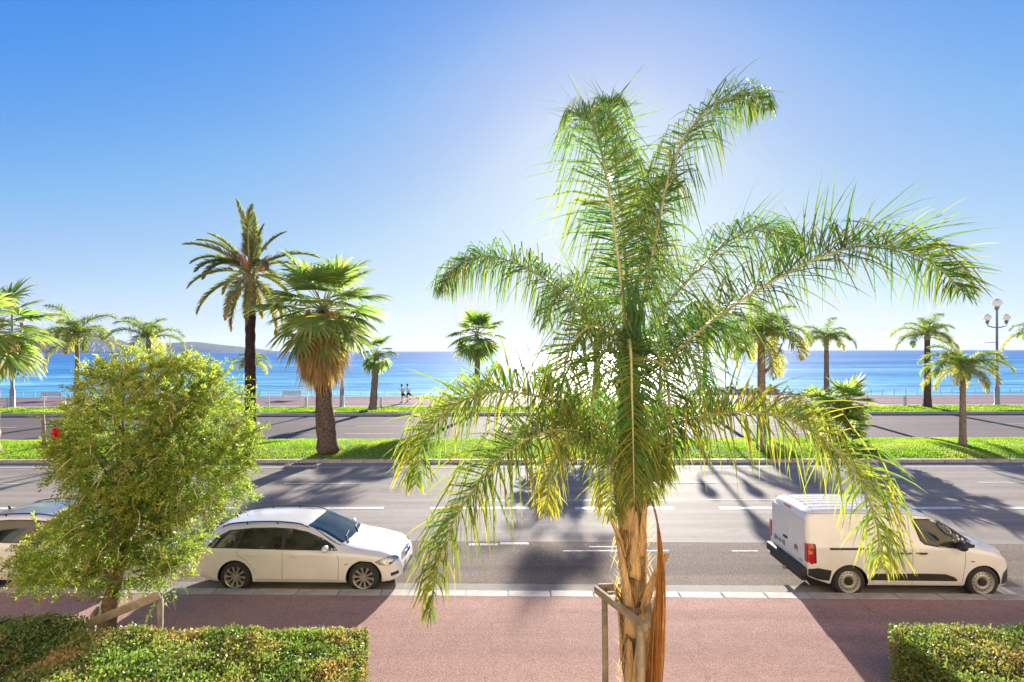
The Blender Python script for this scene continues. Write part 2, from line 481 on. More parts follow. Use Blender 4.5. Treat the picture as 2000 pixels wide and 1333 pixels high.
# near kerb: one stone after another
def kerb(name, lin_in, lin_out, z, x0, x1, length, mat, seed, tilt=0.0):
    root = MB()
    xm = 0
    root.quad((-XW, min(lin_in(-XW), lin_out(-XW))+.02, z-.035), (XW, min(lin_in(XW), lin_out(XW))+.02, z-.035), (XW, max(lin_in(XW), lin_out(XW))-.02, z-.035), (-XW, max(lin_in(-XW), lin_out(-XW))-.02, z-.035))
    base = root.build(name, mat); tag(base, kind='structure')
    wid = abs(lin_out(0)-lin_in(0))
    ang = math.atan(lin_in(1)-lin_in(0))
    r = random.Random(seed)
    metas = []
    for k in range(4):
        b = bmesh.new(); bmesh.ops.create_cube(b, size=1)
        bmesh.ops.scale(b, vec=(length-.014, wid-.004, z+.02), verts=b.verts)
        bmesh.ops.bevel(b, geom=b.edges[:], offset=.014, segments=2, affect='EDGES')
        for v in b.verts: v.co += Vector((r.uniform(-.003, .003), r.uniform(-.003, .003), r.uniform(-.002, .002)))
        me = bpy.data.meshes.new('kerb_stone'); b.to_mesh(me); b.free(); me.materials.append(mat); metas.append(me)
    x = x0
    while x < x1:
        xc = x+length/2
        o = link('kerb_stone', r.choice(metas), base)
        o.location = (xc, (lin_in(xc)+lin_out(xc))/2, (z-.02)/2 + r.uniform(-.004, .004))
        o.rotation_euler = (0, 0, ang)
        x += length
    for xa, xb in ((-XW, x0-.01), (x, XW)):
        b = MB(); ya = lambda q: min(lin_in(q), lin_out(q)); yb = lambda q: max(lin_in(q), lin_out(q))
        b.quad((xa, ya(xa), z), (xb, ya(xb), z), (xb, yb(xb), z), (xa, yb(xa), z))
        b.quad((xa, ya(xa), 0), (xb, ya(xb), 0), (xb, ya(xb), z), (xa, ya(xa), z))
        b.build('kerb_run', mat, base)
    return base
kerb('kerb', L_kin, L_kout, .12, -13.6, 13.4, .9, M['stone'], 3)
kerb('median_kerb', lambda x: L_mface(x)+.01, lambda x: L_mface(x)+.30, .17, -26, 26, 1.0, M['stone'], 5)
kerb_far = strip('far_kerb', lambda x: L_r2f(x)+.0, lambda x: L_r2f(x)+.3, .22, .22, M['pale_kerb'], skirt=.22)
strip('far_gutter', lambda x: L_r2f(x)-.30, lambda x: L_r2f(x)-.02, .006, .006, M['asphalt'], kerb_far)

# drain grating in the median gutter
dg = empty('drain_grating', gp(592, 910, .03))
tag(dg, 'dark drain grating set in the kerb of the grassy median', 'drain')
b = MB(); b.box(0, 0, .035, 1.5, .5, .06); b.build('frame', M['grey_metal'], dg)
for k in range(8):
    b = MB(); b.box(-.63+k*.18, 0, .075, .1, .42, .02); b.build('bar', M['black_plastic'], dg)

# median: mound of soil and grass blades
def median_z(x, y):
    a = L_mface(x)+.3
    t = max(0, min(1, (y-a)/(L_r2n(x)-a)))
    return .12 + .17*math.sin(math.pi*min(1, t*1.02))**.6 + .03*noise.noise(Vector((x*.3, y*.5, 0)))
def sheet(name, y0, y1, zf, mat, nx=160, ny=8, x0=-XW, x1=XW):
    b = MB(); n = 0
    for j in range(ny+1):
        for i in range(nx+1):
            x = x0+(x1-x0)*i/nx; y = y0(x)+(y1(x)-y0(x))*j/ny
            b.v.append((x, y, zf(x, y))); b.c.append(0)
    for j in range(ny):
        for i in range(nx):
            a = j*(nx+1)+i; b.f.append((a, a+1, a+nx+2, a+nx+1)); b.m.append(0)
    return tag(b.build(name, mat, smooth=True), kind='structure')
sheet('median', lambda x: L_mface(x)+.295, L_r2n, median_z, M['grass_soil'])
def blades(name, y0, y1, zf, n, x0, x1, h, w, seed):
    r = random.Random(seed); b = MB()
    for i in range(n):
        x = r.uniform(x0, x1); t = r.random()
        y = y0(x)+(y1(x)-y0(x))*t
        z = zf(x, y)-.01
        hh = h*r.uniform(.5, 1.3)*(1+.5*noise.noise(Vector((x*.8, y*.8, 3))))
        a = r.uniform(0, 6.28); dx, dy = math.cos(a)*w, math.sin(a)*w
        lx, ly = r.gauss(0, .35)*hh, r.gauss(0, .35)*hh
        tt = max(0, min(1, .12+noise.noise(Vector((x*.35, y*.5, 7)))*1.3))*r.uniform(.4, 1)
        b.tri((x-dx, y-dy, z), (x+dx, y+dy, z), (x+lx, y+ly, z+hh), 0, tt)
    return tag(b.build(name, M['grass']), 'short bright green grass covering the strip of lawn', 'grass', kind='stuff')
gb = blades('grass', lambda x: L_mface(x)+.31, lambda x: L_r2n(x)-.03, median_z, 110000, -31, 31, .06, .024, 1)
gb['label'] = 'bright sunlit grass on the median between the two roads'
fz = lambda x, y: .24 + .05*noise.noise(Vector((x*.3, y, 0)))
sheet('verge', L_g2, L_g2b, fz, M['grass_soil'])
gb = blades('grass', lambda x: L_g2(x)+.03, L_g2b, fz, 45000, -50, 50, .12, .035, 2)
gb['label'] = 'narrow strip of green grass between far road and cycle path'

path = strip('cycle_path', L_g2b, L_step, .25, .25, M['path'], skirt=.2)
strip('path_edge', L_step, lambda x: L_step(x)+.16, .27, .27, M['seam'], path)
prom = strip('promenade', lambda x: L_step(x)+.16, L_prom, .25, .25, M['prom'], skirt=.2)
strip('sea_wall', L_prom, lambda x: L_prom(x)+.4, .25, .25, M['pale_kerb'], prom, skirt=4.5)
strip('beach', lambda x: L_prom(x)+.4, lambda x: 82+3*math.sin(x*.05), -3.2, -4.2, M['beach'], nx=40)

def sea_mat():
    m, nt = new_mat('sea_water')
    g_ = nt.nodes.new('ShaderNodeNewGeometry')
    sp = nt.nodes.new('ShaderNodeSeparateXYZ'); nt.links.new(g_.outputs['Position'], sp.inputs[0])
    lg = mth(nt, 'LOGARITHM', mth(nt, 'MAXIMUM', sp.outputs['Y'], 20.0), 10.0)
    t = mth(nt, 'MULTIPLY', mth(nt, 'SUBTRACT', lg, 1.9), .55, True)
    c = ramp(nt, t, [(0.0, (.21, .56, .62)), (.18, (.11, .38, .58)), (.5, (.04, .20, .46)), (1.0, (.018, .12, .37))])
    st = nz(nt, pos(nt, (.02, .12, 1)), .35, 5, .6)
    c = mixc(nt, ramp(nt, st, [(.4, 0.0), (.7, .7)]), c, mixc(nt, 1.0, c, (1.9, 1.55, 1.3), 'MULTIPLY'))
    w1 = nz(nt, pos(nt, (.35, 1.0, 1)), 1.3, 6, .65)
    w2 = nz(nt, pos(nt, (.10, .45, 1)), .35, 6, .6)
    w3 = nz(nt, pos(nt, (.03, .12, 1)), .12, 4, .6)
    hgt = mth(nt, 'ADD', mth(nt, 'MULTIPLY', w1, .3), mth(nt, 'ADD', mth(nt, 'MULTIPLY', w2, 1.0), mth(nt, 'MULTIPLY', w3, 2.2)))
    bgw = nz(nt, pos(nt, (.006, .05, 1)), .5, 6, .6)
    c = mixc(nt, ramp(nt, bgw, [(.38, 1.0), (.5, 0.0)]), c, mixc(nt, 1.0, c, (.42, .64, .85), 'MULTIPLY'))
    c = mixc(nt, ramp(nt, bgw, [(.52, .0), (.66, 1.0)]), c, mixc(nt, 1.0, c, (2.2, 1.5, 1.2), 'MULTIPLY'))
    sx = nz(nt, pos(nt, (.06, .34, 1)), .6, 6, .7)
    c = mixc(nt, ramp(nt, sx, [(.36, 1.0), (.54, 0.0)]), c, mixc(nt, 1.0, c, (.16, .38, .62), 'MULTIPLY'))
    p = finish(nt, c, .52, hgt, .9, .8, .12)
    p.inputs['IOR'].default_value = 1.33
    return m
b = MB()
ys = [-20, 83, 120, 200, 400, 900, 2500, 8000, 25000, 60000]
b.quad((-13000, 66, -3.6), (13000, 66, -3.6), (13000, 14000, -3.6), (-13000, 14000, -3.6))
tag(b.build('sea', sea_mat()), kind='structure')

# hills across the bay
def hill_mat():
    m, nt = new_mat('hillside')
    v = pos(nt)
    c = ramp(nt, nz(nt, v, .012, 8, .65), [(.35, (.03, .05, .04)), (.62, (.09, .10, .08))])
    finish(nt, c, .95, nz(nt, v, .02, 6), .6, 30, .1)
    return m
M['hill'] = hill_mat()
def hills(name, prof, D, depth, seed):
    """prof: (px, py) along the ridge as seen across the water; a real ridge D metres off, depth metres thick"""
    b = MB(); nx, ny = 120, 14
    x0, x1 = prof[0][0], prof[-1][0]
    def top(px):
        for (a, ya), (c, yc) in zip(prof, prof[1:]):
            if a <= px <= c: return ya+(yc-ya)*(px-a)/(c-a)
        return prof[-1][1]
    for j in range(ny+1):
        for i in range(nx+1):
            px = x0+(x1-x0)*i/nx
            p = at(px, top(px), D)
            t = j/ny
            y = D+depth*(t-.5)*2*.9
            x = p.x*(1+.0*t)
            hh = max(0, p.z+3.6)
            s = math.sin(math.pi*t)**.8
            z = -3.8 + hh*s + (noise.noise(Vector((x*.004, y*.004, seed)))*.22*hh*s*(1-s) if hh else 0) + noise.noise(Vector((x*.02, y*.02, seed)))*.02*hh
            b.v.append((x, y, z)); b.c.append(0)
    for j in range(ny):
        for i in range(nx):
            a = j*(nx+1)+i; b.f.append((a, a+1, a+nx+2, a+nx+1)); b.m.append(0)
    return tag(b.build(name, M['hill'], smooth=True), kind='structure')
hills('hills', [(-420, 640), (-200, 628), (-60, 640), (40, 650), (90, 644), (135, 643), (175, 652), (205, 668), (232, 676), (262, 688.2)], 4200, 700, 1)
hills('headland', [(150, 684), (215, 678), (250, 672), (300, 673), (340, 670), (380, 668), (420, 673), (470, 678), (505, 684), (540, 687.6)], 6200, 800, 4)
r_ = random.Random(5); hb = MB()
for i in range(130):
    px = r_.uniform(120, 250); py = r_.uniform(668, 687)
    if py < 690-(250-px)*.3: continue
    D = 3700 + (688-py)*18
    p = at(px, py, D)
    hb.box(p.x, p.y, max(p.z, -2), r_.uniform(8, 20), 10, r_.uniform(5, 12), rz=r_.uniform(0, 1))
tag(hb.build('hillside_houses', simple('pale_plaster', (.62, .56, .5), .9, .2, .05)), 'pale houses scattered along the foot of the far hill', 'houses', kind='stuff')

hz = MB(); hz.box(0, 6950, 147, 26400, 14300, 305)
mh, nt = new_mat('haze_air')
pv = nt.nodes.new('ShaderNodeVolumePrincipled'); pv.inputs['Density'].default_value = HAZE; pv.inputs['Color'].default_value = (.55, .70, 1, 1); pv.inputs['Anisotropy'].default_value = .2
ov = nt.nodes.new('ShaderNodeOutputMaterial'); nt.links.new(pv.outputs[0], ov.inputs['Volume'])
tag(hz.build('haze', mh), kind='stuff')

# rocks of the jetty beyond the promenade
jr = empty('rock_jetty', (31, 84, -3.4))
tag(jr, 'low jetty of piled brown rocks standing in the sea behind the promenade', 'jetty')
r_ = random.Random(11)
for i in range(110):
    px = r_.uniform(1355, 1562)
    D = r_.uniform(70, 84)
    topy = 757+4*noise.noise(Vector((px*.03, 0, 0))) + max(0, (px-1500))*.17
    z = H-(topy+r_.uniform(0, 13)-hor(px))*D/F
    bm = bmesh.new(); bmesh.ops.create_icosphere(bm, subdivisions=1, radius=1)
    for v in bm.verts: v.co *= r_.uniform(.7, 1.15)
    bmesh.ops.scale(bm, vec=(r_.uniform(.6, 1.3), r_.uniform(.5, 1), r_.uniform(.35, .7)), verts=bm.verts)
    me = bpy.data.meshes.new('rock'); bm.to_mesh(me); bm.free(); me.materials.append(M['rock'])
    o = link('rock', me, jr)
    o.location = Vector(((px-1000)*D/F, D, z-.5)) - Vector((31, 84, -3.4)); o.rotation_euler = (0, 0, r_.uniform(0, 6))
b = MB(); b.tube([(-8, -6, -.8), (0, -7, -.2), (6, -7, -.6), (9, -7.5, -1.6)], [1.2, 2.6, 2.6, .8], 10); b.build('rubble_core', M['rock'], jr, True)

# lane paint
def dash(px0, px1, dy, wid, mat='line', z=.008, par=None):
    p0 = gp(px0, hor(px0)+dy, z); p1 = gp(px1, hor(px1)+dy, z)
    b = MB(); y0 = p0.y
    s = (p1.y-p0.y)/(p1.x-p0.x)
    n = max(2, int((p1.x-p0.x)/.5))
    for i in range(n):
        xa = p0.x+(p1.x-p0.x)*i/n; xb = p0.x+(p1.x-p0.x)*(i+1)/n
        ya = y0+s*(xa-p0.x); yb = y0+s*(xb-p0.x)
        b.quad((xa, ya-wid/2, z), (xb, yb-wid/2, z), (xb, yb+wid/2, z), (xa, ya+wid/2, z))
    return b.build('lane_marking', M[mat], par or road)
for k in range(-4, 5):
    a = 1122+283*k
    dash(a, a+193, 307.5+ (a-1000)*.0022, .27)
dash(900, 1640, 292, .07, 'line')
for a in (-122, 555, 1232, 1909): dash(a, a+162, 258.5+(a-1000)*.001, .11, 'line')
dash(1180, 1500, 259, .06, 'faint')
for a, c, d, w in ((915, 972, 378, .2), (976, 1032, 376, .22), (1098, 1205, 391, .1), (1150, 1206, 383, .09), (1262, 1305, 391, .09), (1428, 1480, 392, .1), (1500, 1540, 392, .1), (120, 200, 386, .1), (820, 850, 380, .1)):
    dash(a, c, d, w*.8, 'faint')
for a, c in ((-60, 32), (326, 421), (695, 790), (1064, 1159), (1433, 1528), (1935, 2030)): dash(a, c, 146.5-(.001*(a-700)), .14, par=road2)
for a, c in ((-142, -45), (265, 362), (672, 768), (1079, 1175), (1486, 1582)): dash(a, c, 161, .13, par=road2)

# ------------------------------------------------------------------ the apartment house the picture is taken from
bld = empty('apartment_house', (0, -1.6, 0))
tag(bld, 'ochre plastered apartment house facing the sea behind the near pavement, with shuttered windows', 'building')
wm = MB(); wm.box(0, -5, 8, 84, 10, 16); wm.build('wall', M['facade'], bld)
wm = MB(); wm.box(0, .15, 16.2, 84.6, .9, .4); wm.build('cornice', M['pale_kerb'], bld)
win = MB(); win.box(0, 0, 0, 1.3, .06, 2.2); win_me = win.mesh('window', M['dark_glass'])
shu = MB(); shu.box(0, 0, 0, .62, .05, 2.2); shu_me = shu.mesh('shutter', M['shutter'])
sil = MB(); sil.box(0, 0, 0, 1.7, .3, .1); sil_me = sil.mesh('sill', M['pale_kerb'])
for fl in range(4):
    for i in range(-6, 7):
        x = i*5.6+2.8
        z = 1.9+fl*3.7
        o = link('window', win_me, bld); o.location = (x, .031, z)
        for s in (-1, 1):
            o = link('shutter', shu_me, bld); o.location = (x+s*.98, .03, z)
        o = link('sill', sil_me, bld); o.location = (x, .155, z-1.16)

# ------------------------------------------------------------------ palms
UP = Vector((0, 0, 1))
def catmull(pts, n):
    pts = [Vector(p) for p in pts]
    P = [pts[0]*2-pts[1]] + pts + [pts[-1]*2-pts[-2]]
    out = []
    segs = len(pts)-1
    for i in range(n+1):
        u = i/n*segs; k = min(int(u), segs-1); t = u-k
        a, b, c, d = P[k:k+4]
        out.append(.5*((2*b)+(c-a)*t+(2*a-5*b+4*c-d)*t*t+(3*b-a-3*c+d)*t**3))
    return out
def leaflet(b, p, d, side, L, w, droop, kink, tint0, tint1, segs=5, stiff=.0, m=0):
    """one narrow leaflet: leaves at d, bends over under its own weight"""
    seg = L/segs
    prev = None
    d = d.normalized()
    wprof = (.55, 1.0, .95, .75, .45, .0) if segs == 5 else ((.6, 1, .7, .0) if segs == 3 else (.6, 1, .8, .45, 0))
    n0 = len(b.v)
    q = p.copy()
    for k in range(segs+1):
        wv = d.cross(side)
        if wv.length < 1e-3: wv = Vector((1, 0, 0))
        wv.normalize()
        ww = w*wprof[k]*.5
        b.v.append(q-wv*ww); b.v.append(q+wv*ww)
        tt = tint0+(tint1-tint0)*(k/segs)**2
        b.c += [tt, tt]
        g_ = droop*(.15+ (k/segs)) + (kink if k == (2 if segs > 4 else segs//2) else 0)
        d = (d + Vector((0, 0, -1))*g_).normalized()
        q = q + d*seg
    for k in range(segs):
        a = n0+2*k
        b.f.append((a, a+1, a+3, a+2)); b.m.append(m)
def frond_mesh(pts, nleaf, L, w, droop, r, plum=35, t0=.12, yellow=.3, kink=.6, rw=.022, a0=76, a1=40, segs=5, Lend=.35, n=40, twist=0.0, vee=15, tuple_=1, miss=0.0, kp=.7):
    """rachis and leaflets of a feather-leaved frond along a path; returns (rachis MB, leaflets MB)"""
    path = catmull(pts, n)
    ra, le = MB(), MB()
    ra.tube(path, [rw*(1-.85*i/n)+.002 for i in range(n+1)], 6, t=.3)
    for i in range(nleaf):
        t = t0+(1-t0)*(i+r.random())/nleaf
        u = t*n; k = min(int(u), n-1)
        p = path[k].lerp(path[k+1], u-k)
        T = (path[min(k+2, n)]-path[max(k-1, 0)]).normalized()
        S = T.cross(UP)
        if S.length < .15: S = T.cross(Vector((0.3, 1, 0)))
        S.normalize()
        U = S.cross(T).normalized()
        if twist:
            q = Matrix.Rotation(twist, 3, T); S = q @ S; U = q @ U
        prof = math.sin(math.pi*min(1, (t-t0)/(1-t0)*.62+.30))**.8
        for sg in (-1, 1):
            if r.random() < miss: continue
            ph = R(vee + r.uniform(-plum, plum))
            aa = R(a0+(a1-a0)*t + r.uniform(-9, 9))
            out = (S*sg*math.cos(ph)+U*math.sin(ph))
            d = T*math.cos(aa)+out*math.sin(aa)
            ll = L*prof*r.uniform(.78, 1.12)
            if t > .9: ll *= (1-(t-.9)*(1-Lend)*10*.6)
            y = max(0, min(1, r.gauss(yellow*.35, .15))); y1 = max(0, min(1, (yellow*1.5 if r.random() < .3 else yellow*.35)*r.uniform(.3, 1.7)*(0.5+t*.9)))
            leaflet(le, p, d, out.cross(T)+Vector((r.uniform(-.5, .5), r.uniform(-.5, .5), r.uniform(-.5, .5))), ll, w*r.uniform(.7, 1.2), droop*r.uniform(.5, 1.5), kink*r.uniform(.5, 1.5)*(1 if r.random() < kp else .1), y, y1, segs)
    return ra, le

# ---- the tall feather palm in front of the balcony
hero = empty('queen_palm', gp(1240, 1, .12) if False else (1.475, 6.75, .12))
tag(hero, 'big feathery palm in front, its arching fronds filling the view, tied to wooden posts', 'palm tree')
HO = Vector((1.475, 6.75, .12))
def loc(p): return Vector(p)-HO
HD = 6.75
tr = MB()
ax = [at(1240, 1500, HD), at(1240, 1333, HD), at(1237, 1200, HD), at(1233, 1080, HD), at(1231, 960, HD), at(1230, 860, HD), at(1228, 760, HD), at(1226, 690, HD), at(1222, 640, HD)]
ax = [Vector((ax[0].x, HD, .0))]+ax[1:]
ax = [loc(p) for p in catmull(ax, 48)]
rads = [.152-.045*max(0, (i-30)/18) + .012*math.sin(i*1.9) for i in range(49)]
tr.tube(ax, rads, 18, wob=.22)
tr.build('trunk', M['bark_fibre'], hero, True)
rb = random.Random(21)
def boot(px, py, L, ang, lean, w=.15, peel=.12, dark=False):
    """old cut leaf base: a curved woody plate clasping the trunk and flaring off at its top"""
    t = None
    c = loc(at(px, py, HD))
    near = min(range(len(ax)), key=lambda i: abs(ax[i].z-c.z))
    cx, cy = ax[near].x, ax[near].y
    b = MB(); n, mseg = 12, 6
    for i in range(n+1):
        s = i/n
        rad = rads[near]+.012 + peel*s**2.2
        half = (w*(1-s)**.8+.028)*(1.0)/max(.12, rads[near])
        for k in range(mseg+1):
            a = ang+lean*s + half*(k/mseg-.5)*2*.5
            rr = rad + .022*math.cos((k/mseg-.5)*math.pi)
            b.v.append(Vector((cx+math.cos(a)*rr, cy+math.sin(a)*rr, c.z+L*s + .02*math.sin(k)))); b.c.append(0)
    for i in range(n):
        for k in range(mseg):
            a = i*(mseg+1)+k; b.f.append((a, a+1, a+mseg+2, a+mseg+1)); b.m.append(0)
    o = b.build('leaf_base', M['boot'] if not dark else M['bark_fibre'], hero, True)
    md = o.modifiers.new('solid', 'SOLIDIFY'); md.thickness = .018
for a in ((1235, 1400, 1.1, -1.7, .1, .17, .05), (1236, 1330, .75, -1.25, -.25, .12, .09), (1220, 1330, .6, -2.3, .2, .13, .08), (1226, 1230, 1.15, -2.05, -.55, .14, .10),
          (1245, 1235, 1.05, -1.2, .50, .15, .26), (1225, 1110, .72, -2.6, -.25, .12, .20), (1240, 1120, .8, -1.6, .05, .13, .03), (1255, 1080, .8, -.9, .1, .13, .05),
          (1225, 1030, .9, -1.9, -.1, .13, .03), (1240, 980, 1.0, -1.35, .1, .13, .02), (1222, 960, .9, -2.4, 0, .13, .04), (1245, 900, .9, -1.0, 0, .12, .04), (1230, 900, .9, -1.75, 0, .13, .02),
          (1235, 1180, .9, .6, .2, .15, .10), (1235, 1080, .9, 1.8, .1, .15, .10), (1235, 1290, .9, 2.6, .1, .15, .08), (1235, 960, .9, 2.8, .1, .15, .10)):
    boot(*a, dark=(a[1] < 1000))
# loose fibres on the trunk
fb = MB()
for i in range(500):
    k = rb.randrange(4, 44); a = rb.uniform(-3.1, .1); rr = rads[k]+rb.uniform(.005, .05)
    p = ax[k]+Vector((math.cos(a)*rr, math.sin(a)*rr, rb.uniform(-.05, .05)))
    d = Vector((math.cos(a)*.5, math.sin(a)*.5, rb.choice((-1, 1))*1.0))
    leaflet(fb, p, d, Vector((0, 1, 0)), rb.uniform(.08, .3), .006, .2, .2, 0, .6, 3)
o = fb.build('fibre', M['deadleaf'], hero); o['kind'] = 'stuff'

def hero_frond(pts, nleaf=150, L=.62, w=.023, droop=.22, seed=1, **kw):
    P = [loc(at(px, py, D)) for px, py, D in pts]
    r = random.Random(seed)
    kw['kink'] = kw.get('kink', .6)*3.0; kw.setdefault('kp', .82); kw.setdefault('a0', 86); kw.setdefault('a1', 48); kw.setdefault('plum', 55)
    ra, le = frond_mesh(P, int(nleaf*.95), L*1.42, min(w, .0185), droop*.45, r, **kw)
    mat = M['frond'] if not kw.get('dead') else M['deadleaf']
    f = ra.build('frond', M['rachis'], hero, True)
    l = le.build('leaflets', mat, f); l['kind'] = 'stuff'
    return f
hero_frond([(1226, 700, 6.7), (1218, 600, 6.6), (1205, 480, 6.5), (1190, 370, 6.5), (1172, 285, 6.7), (1150, 235, 7.0), (1120, 225, 7.5)], 240, .80, seed=1, t0=.16, droop=.26, kink=.9, vee=20)
hero_frond([(1228, 690, 6.9), (1225, 560, 7.2), (1215, 420, 7.5), (1200, 300, 7.7), (1190, 220, 7.8), (1196, 196, 7.9)], 180, .66, seed=2, t0=.2, droop=.22, kink=.8)
hero_frond([(1232, 690, 6.7), (1262, 560, 6.6), (1288, 430, 6.5), (1312, 330, 6.5), (1350, 250, 6.6), (1410, 195, 6.8), (1465, 185, 7.0), (1500, 215, 7.2)], 240, .58, seed=3, t0=.14, droop=.62, kink=1.1, vee=0)
hero_frond([(1236, 700, 7.0), (1300, 600, 7.4), (1360, 530, 7.8), (1420, 475, 8.1), (1475, 448, 8.3), (1520, 455, 8.5), (1548, 490, 8.6)], 200, .62, seed=4, t0=.14, droop=.26)
hero_frond([(1238, 740, 6.6), (1310, 695, 6.5), (1400, 620, 6.4), (1500, 555, 6.35), (1600, 505, 6.3), (1690, 480, 6.3), (1770, 490, 6.3), (1840, 530, 6.3), (1885, 575, 6.35)], 270, .70, .03, .34, 5, t0=.16, kink=.45, vee=22, plum=60, kp=.5)
hero_frond([(1236, 860, 6.5), (1300, 835, 6.2), (1380, 812, 6.0), (1460, 805, 5.85), (1540, 820, 5.75), (1620, 868, 5.7), (1680, 940, 5.7), (1712, 1030, 5.7), (1722, 1110, 5.75)], 250, .66, .028, .36, 6, t0=.10, kink=.6, yellow=.75)
hero_frond([(1222, 720, 6.9), (1160, 640, 7.1), (1100, 572, 7.3), (1040, 530, 7.5), (980, 505, 7.6), (925, 505, 7.7), (885, 530, 7.8), (862, 570, 7.9)], 220, .60, .028, .60, 7, t0=.15, kink=1.1, vee=5)
hero_frond([(1224, 860, 6.6), (1150, 815, 6.4), (1070, 780, 6.2), (990, 765, 6.1), (920, 775, 6.05), (860, 815, 6.0), (822, 880, 6.0), (812, 945, 6.05)], 230, .6, .027, .34, 8, t0=.12, kink=.6, yellow=.65, vee=25)
hero_frond([(1222, 900, 6.5), (1150, 850, 6.1), (1080, 842, 5.8), (1010, 870, 5.6), (945, 930, 5.5), (890, 1010, 5.4), (858, 1090, 5.4), (838, 1200, 5.4)], 250, .60, .028, .28, 9, t0=.10, kink=.5, yellow=.6)
# toward the viewer, hanging in front of the trunk
hero_frond([(1228, 700, 6.6), (1228, 665, 6.2), (1232, 690, 5.8), (1234, 760, 5.7), (1236, 850, 5.75), (1238, 985, 5.9)], 150, .55, .025, .4, 10, t0=.15, kink=.4, yellow=.35, vee=0)
hero_frond([(1222, 700, 6.6), (1190, 650, 6.4), (1150, 640, 6.3), (1115, 680, 6.25), (1098, 750, 6.2), (1095, 830, 6.2)], 120, .58, .026, .40, 11, t0=.12, kink=.6, yellow=.45)
hero_frond([(1236, 720, 6.8), (1280, 670, 6.9), (1320, 665, 7.0), (1350, 700, 7.1), (1365, 760, 7.1), (1372, 820, 7.2)], 130, .58, .026, .40, 12, t0=.12, kink=.6, yellow=.25)
hero_frond([(1226, 740, 6.6), (1205, 690, 6.2), (1175, 690, 6.0), (1160, 740, 5.95), (1155, 810, 5.95), (1155, 870, 6.0)], 90, .52, .025, .42, 13, t0=.12, kink=.6, yellow=.3)
hero_frond([(1234, 740, 6.6), (1262, 690, 6.2), (1290, 700, 6.0), (1305, 760, 5.95), (1310, 830, 6.0), (1312, 880, 6.1)], 90, .52, .025, .42, 14, t0=.12, kink=.6, yellow=.3)
hero_frond([(1230, 690, 7.1), (1240, 600, 7.6), (1255, 500, 8.0), (1272, 420, 8.2), (1290, 370, 8.3), (1310, 350, 8.4)], 180, .62, .027, .22, 15, t0=.2)
hero_frond([(1226, 700, 7.1), (1190, 620, 7.6), (1150, 570, 8.0), (1110, 560, 8.3), (1080, 590, 8.5), (1065, 640, 8.6)], 120, .56, .026, .35, 16, t0=.15, yellow=.3)
hero_frond([(1234, 700, 7.1), (1290, 640, 7.5), (1350, 620, 7.8), (1410, 640, 8.0), (1450, 690, 8.1)], 120, .56, .026, .35, 17, t0=.15, yellow=.2)
hero_frond([(1226, 900, 6.6), (1180, 850, 6.8), (1130, 840, 7.0), (1090, 880, 7.1), (1072, 940, 7.1), (1068, 1000, 7.1)], 150, .45, .022, .45, 18, t0=.12, yellow=1.1, kink=.5)
hero_frond([(1234, 880, 6.5), (1262, 850, 6.3), (1282, 880, 6.25), (1288, 930, 6.25)], 110, .42, .022, .45, 19, t0=.15, yellow=.6)
hero_frond([(1230, 880, 6.5), (1212, 850, 6.3), (1196, 890, 6.2), (1192, 960, 6.25), (1196, 1010, 6.3)], 110, .40, .02, .5, 20, t0=.15, yellow=.9)
hero_frond([(1236, 900, 6.5), (1250, 870, 6.35), (1268, 905, 6.3), (1272, 980, 6.35)], 100, .38, .02, .5, 22, t0=.15, yellow=.9)
# unopened spear leaf
b = MB()
sp_ = [loc(at(x, y, D)) for x, y, D in ((1238, 720, 6.5), (1237, 660, 6.45), (1236, 600, 6.4), (1232, 560, 6.4))]
for i in range(70):
    p = catmull(sp_, 20)[rb.randrange(0, 13)]
    leaflet(b, p+Vector((rb.uniform(-.08, .12), rb.uniform(-.04, .04), 0)), Vector((rb.uniform(-.18, .12), 0, 1)), Vector((0, 1, 0)), rb.uniform(.35, .6), .03, 0, 0, 0, .1, 3)
b.build('spear_leaf', M['frond'], hero)
# dry flower stalk hanging beside the trunk
b = MB()
stk = [loc(at(x, y, D)) for x, y, D in ((1252, 960, 6.55), (1270, 975, 6.45), (1283, 1020, 6.4), (1288, 1080, 6.38), (1289, 1150, 6.35), (1284, 1230, 6.32), (1276, 1330, 6.3), (1268, 1420, 6.3))]
cp = catmull(stk, 40)
b.tube(cp[:22], [.014]*10+[.012]*12, 6)
b.build('flower_stalk', M['wood_dark'], hero, True)
b = MB()
for i in range(330):
    k0 = rb.randrange(10, 26); a = rb.uniform(0, 6.28); sp = rb.uniform(.1, 1)
    pts_ = []
    for k in range(k0, 41, 2):
        s = (k-k0)/30
        wdt = .11*sp*min(1, s*1.6)
        pts_.append(cp[k]+Vector((math.cos(a+s*1.5)*wdt, math.sin(a+s*1.5)*wdt, 0)))
    for u, v_ in zip(pts_, pts_[1:]):
        wv = Vector((.003, 0, 0)) if i % 2 else Vector((0.002, .002, 0))
        b.quad(u-wv, u+wv, v_+wv, v_-wv, 0, .1)
M['rust'] = foliage('rusty_strands', (.30, .12, .035), (.52, .25, .08), (.25, .1, .04), .3, .8, 1.2, .1)
o = b.build('dry_strands', M['rust'], hero); o['kind'] = 'stuff'

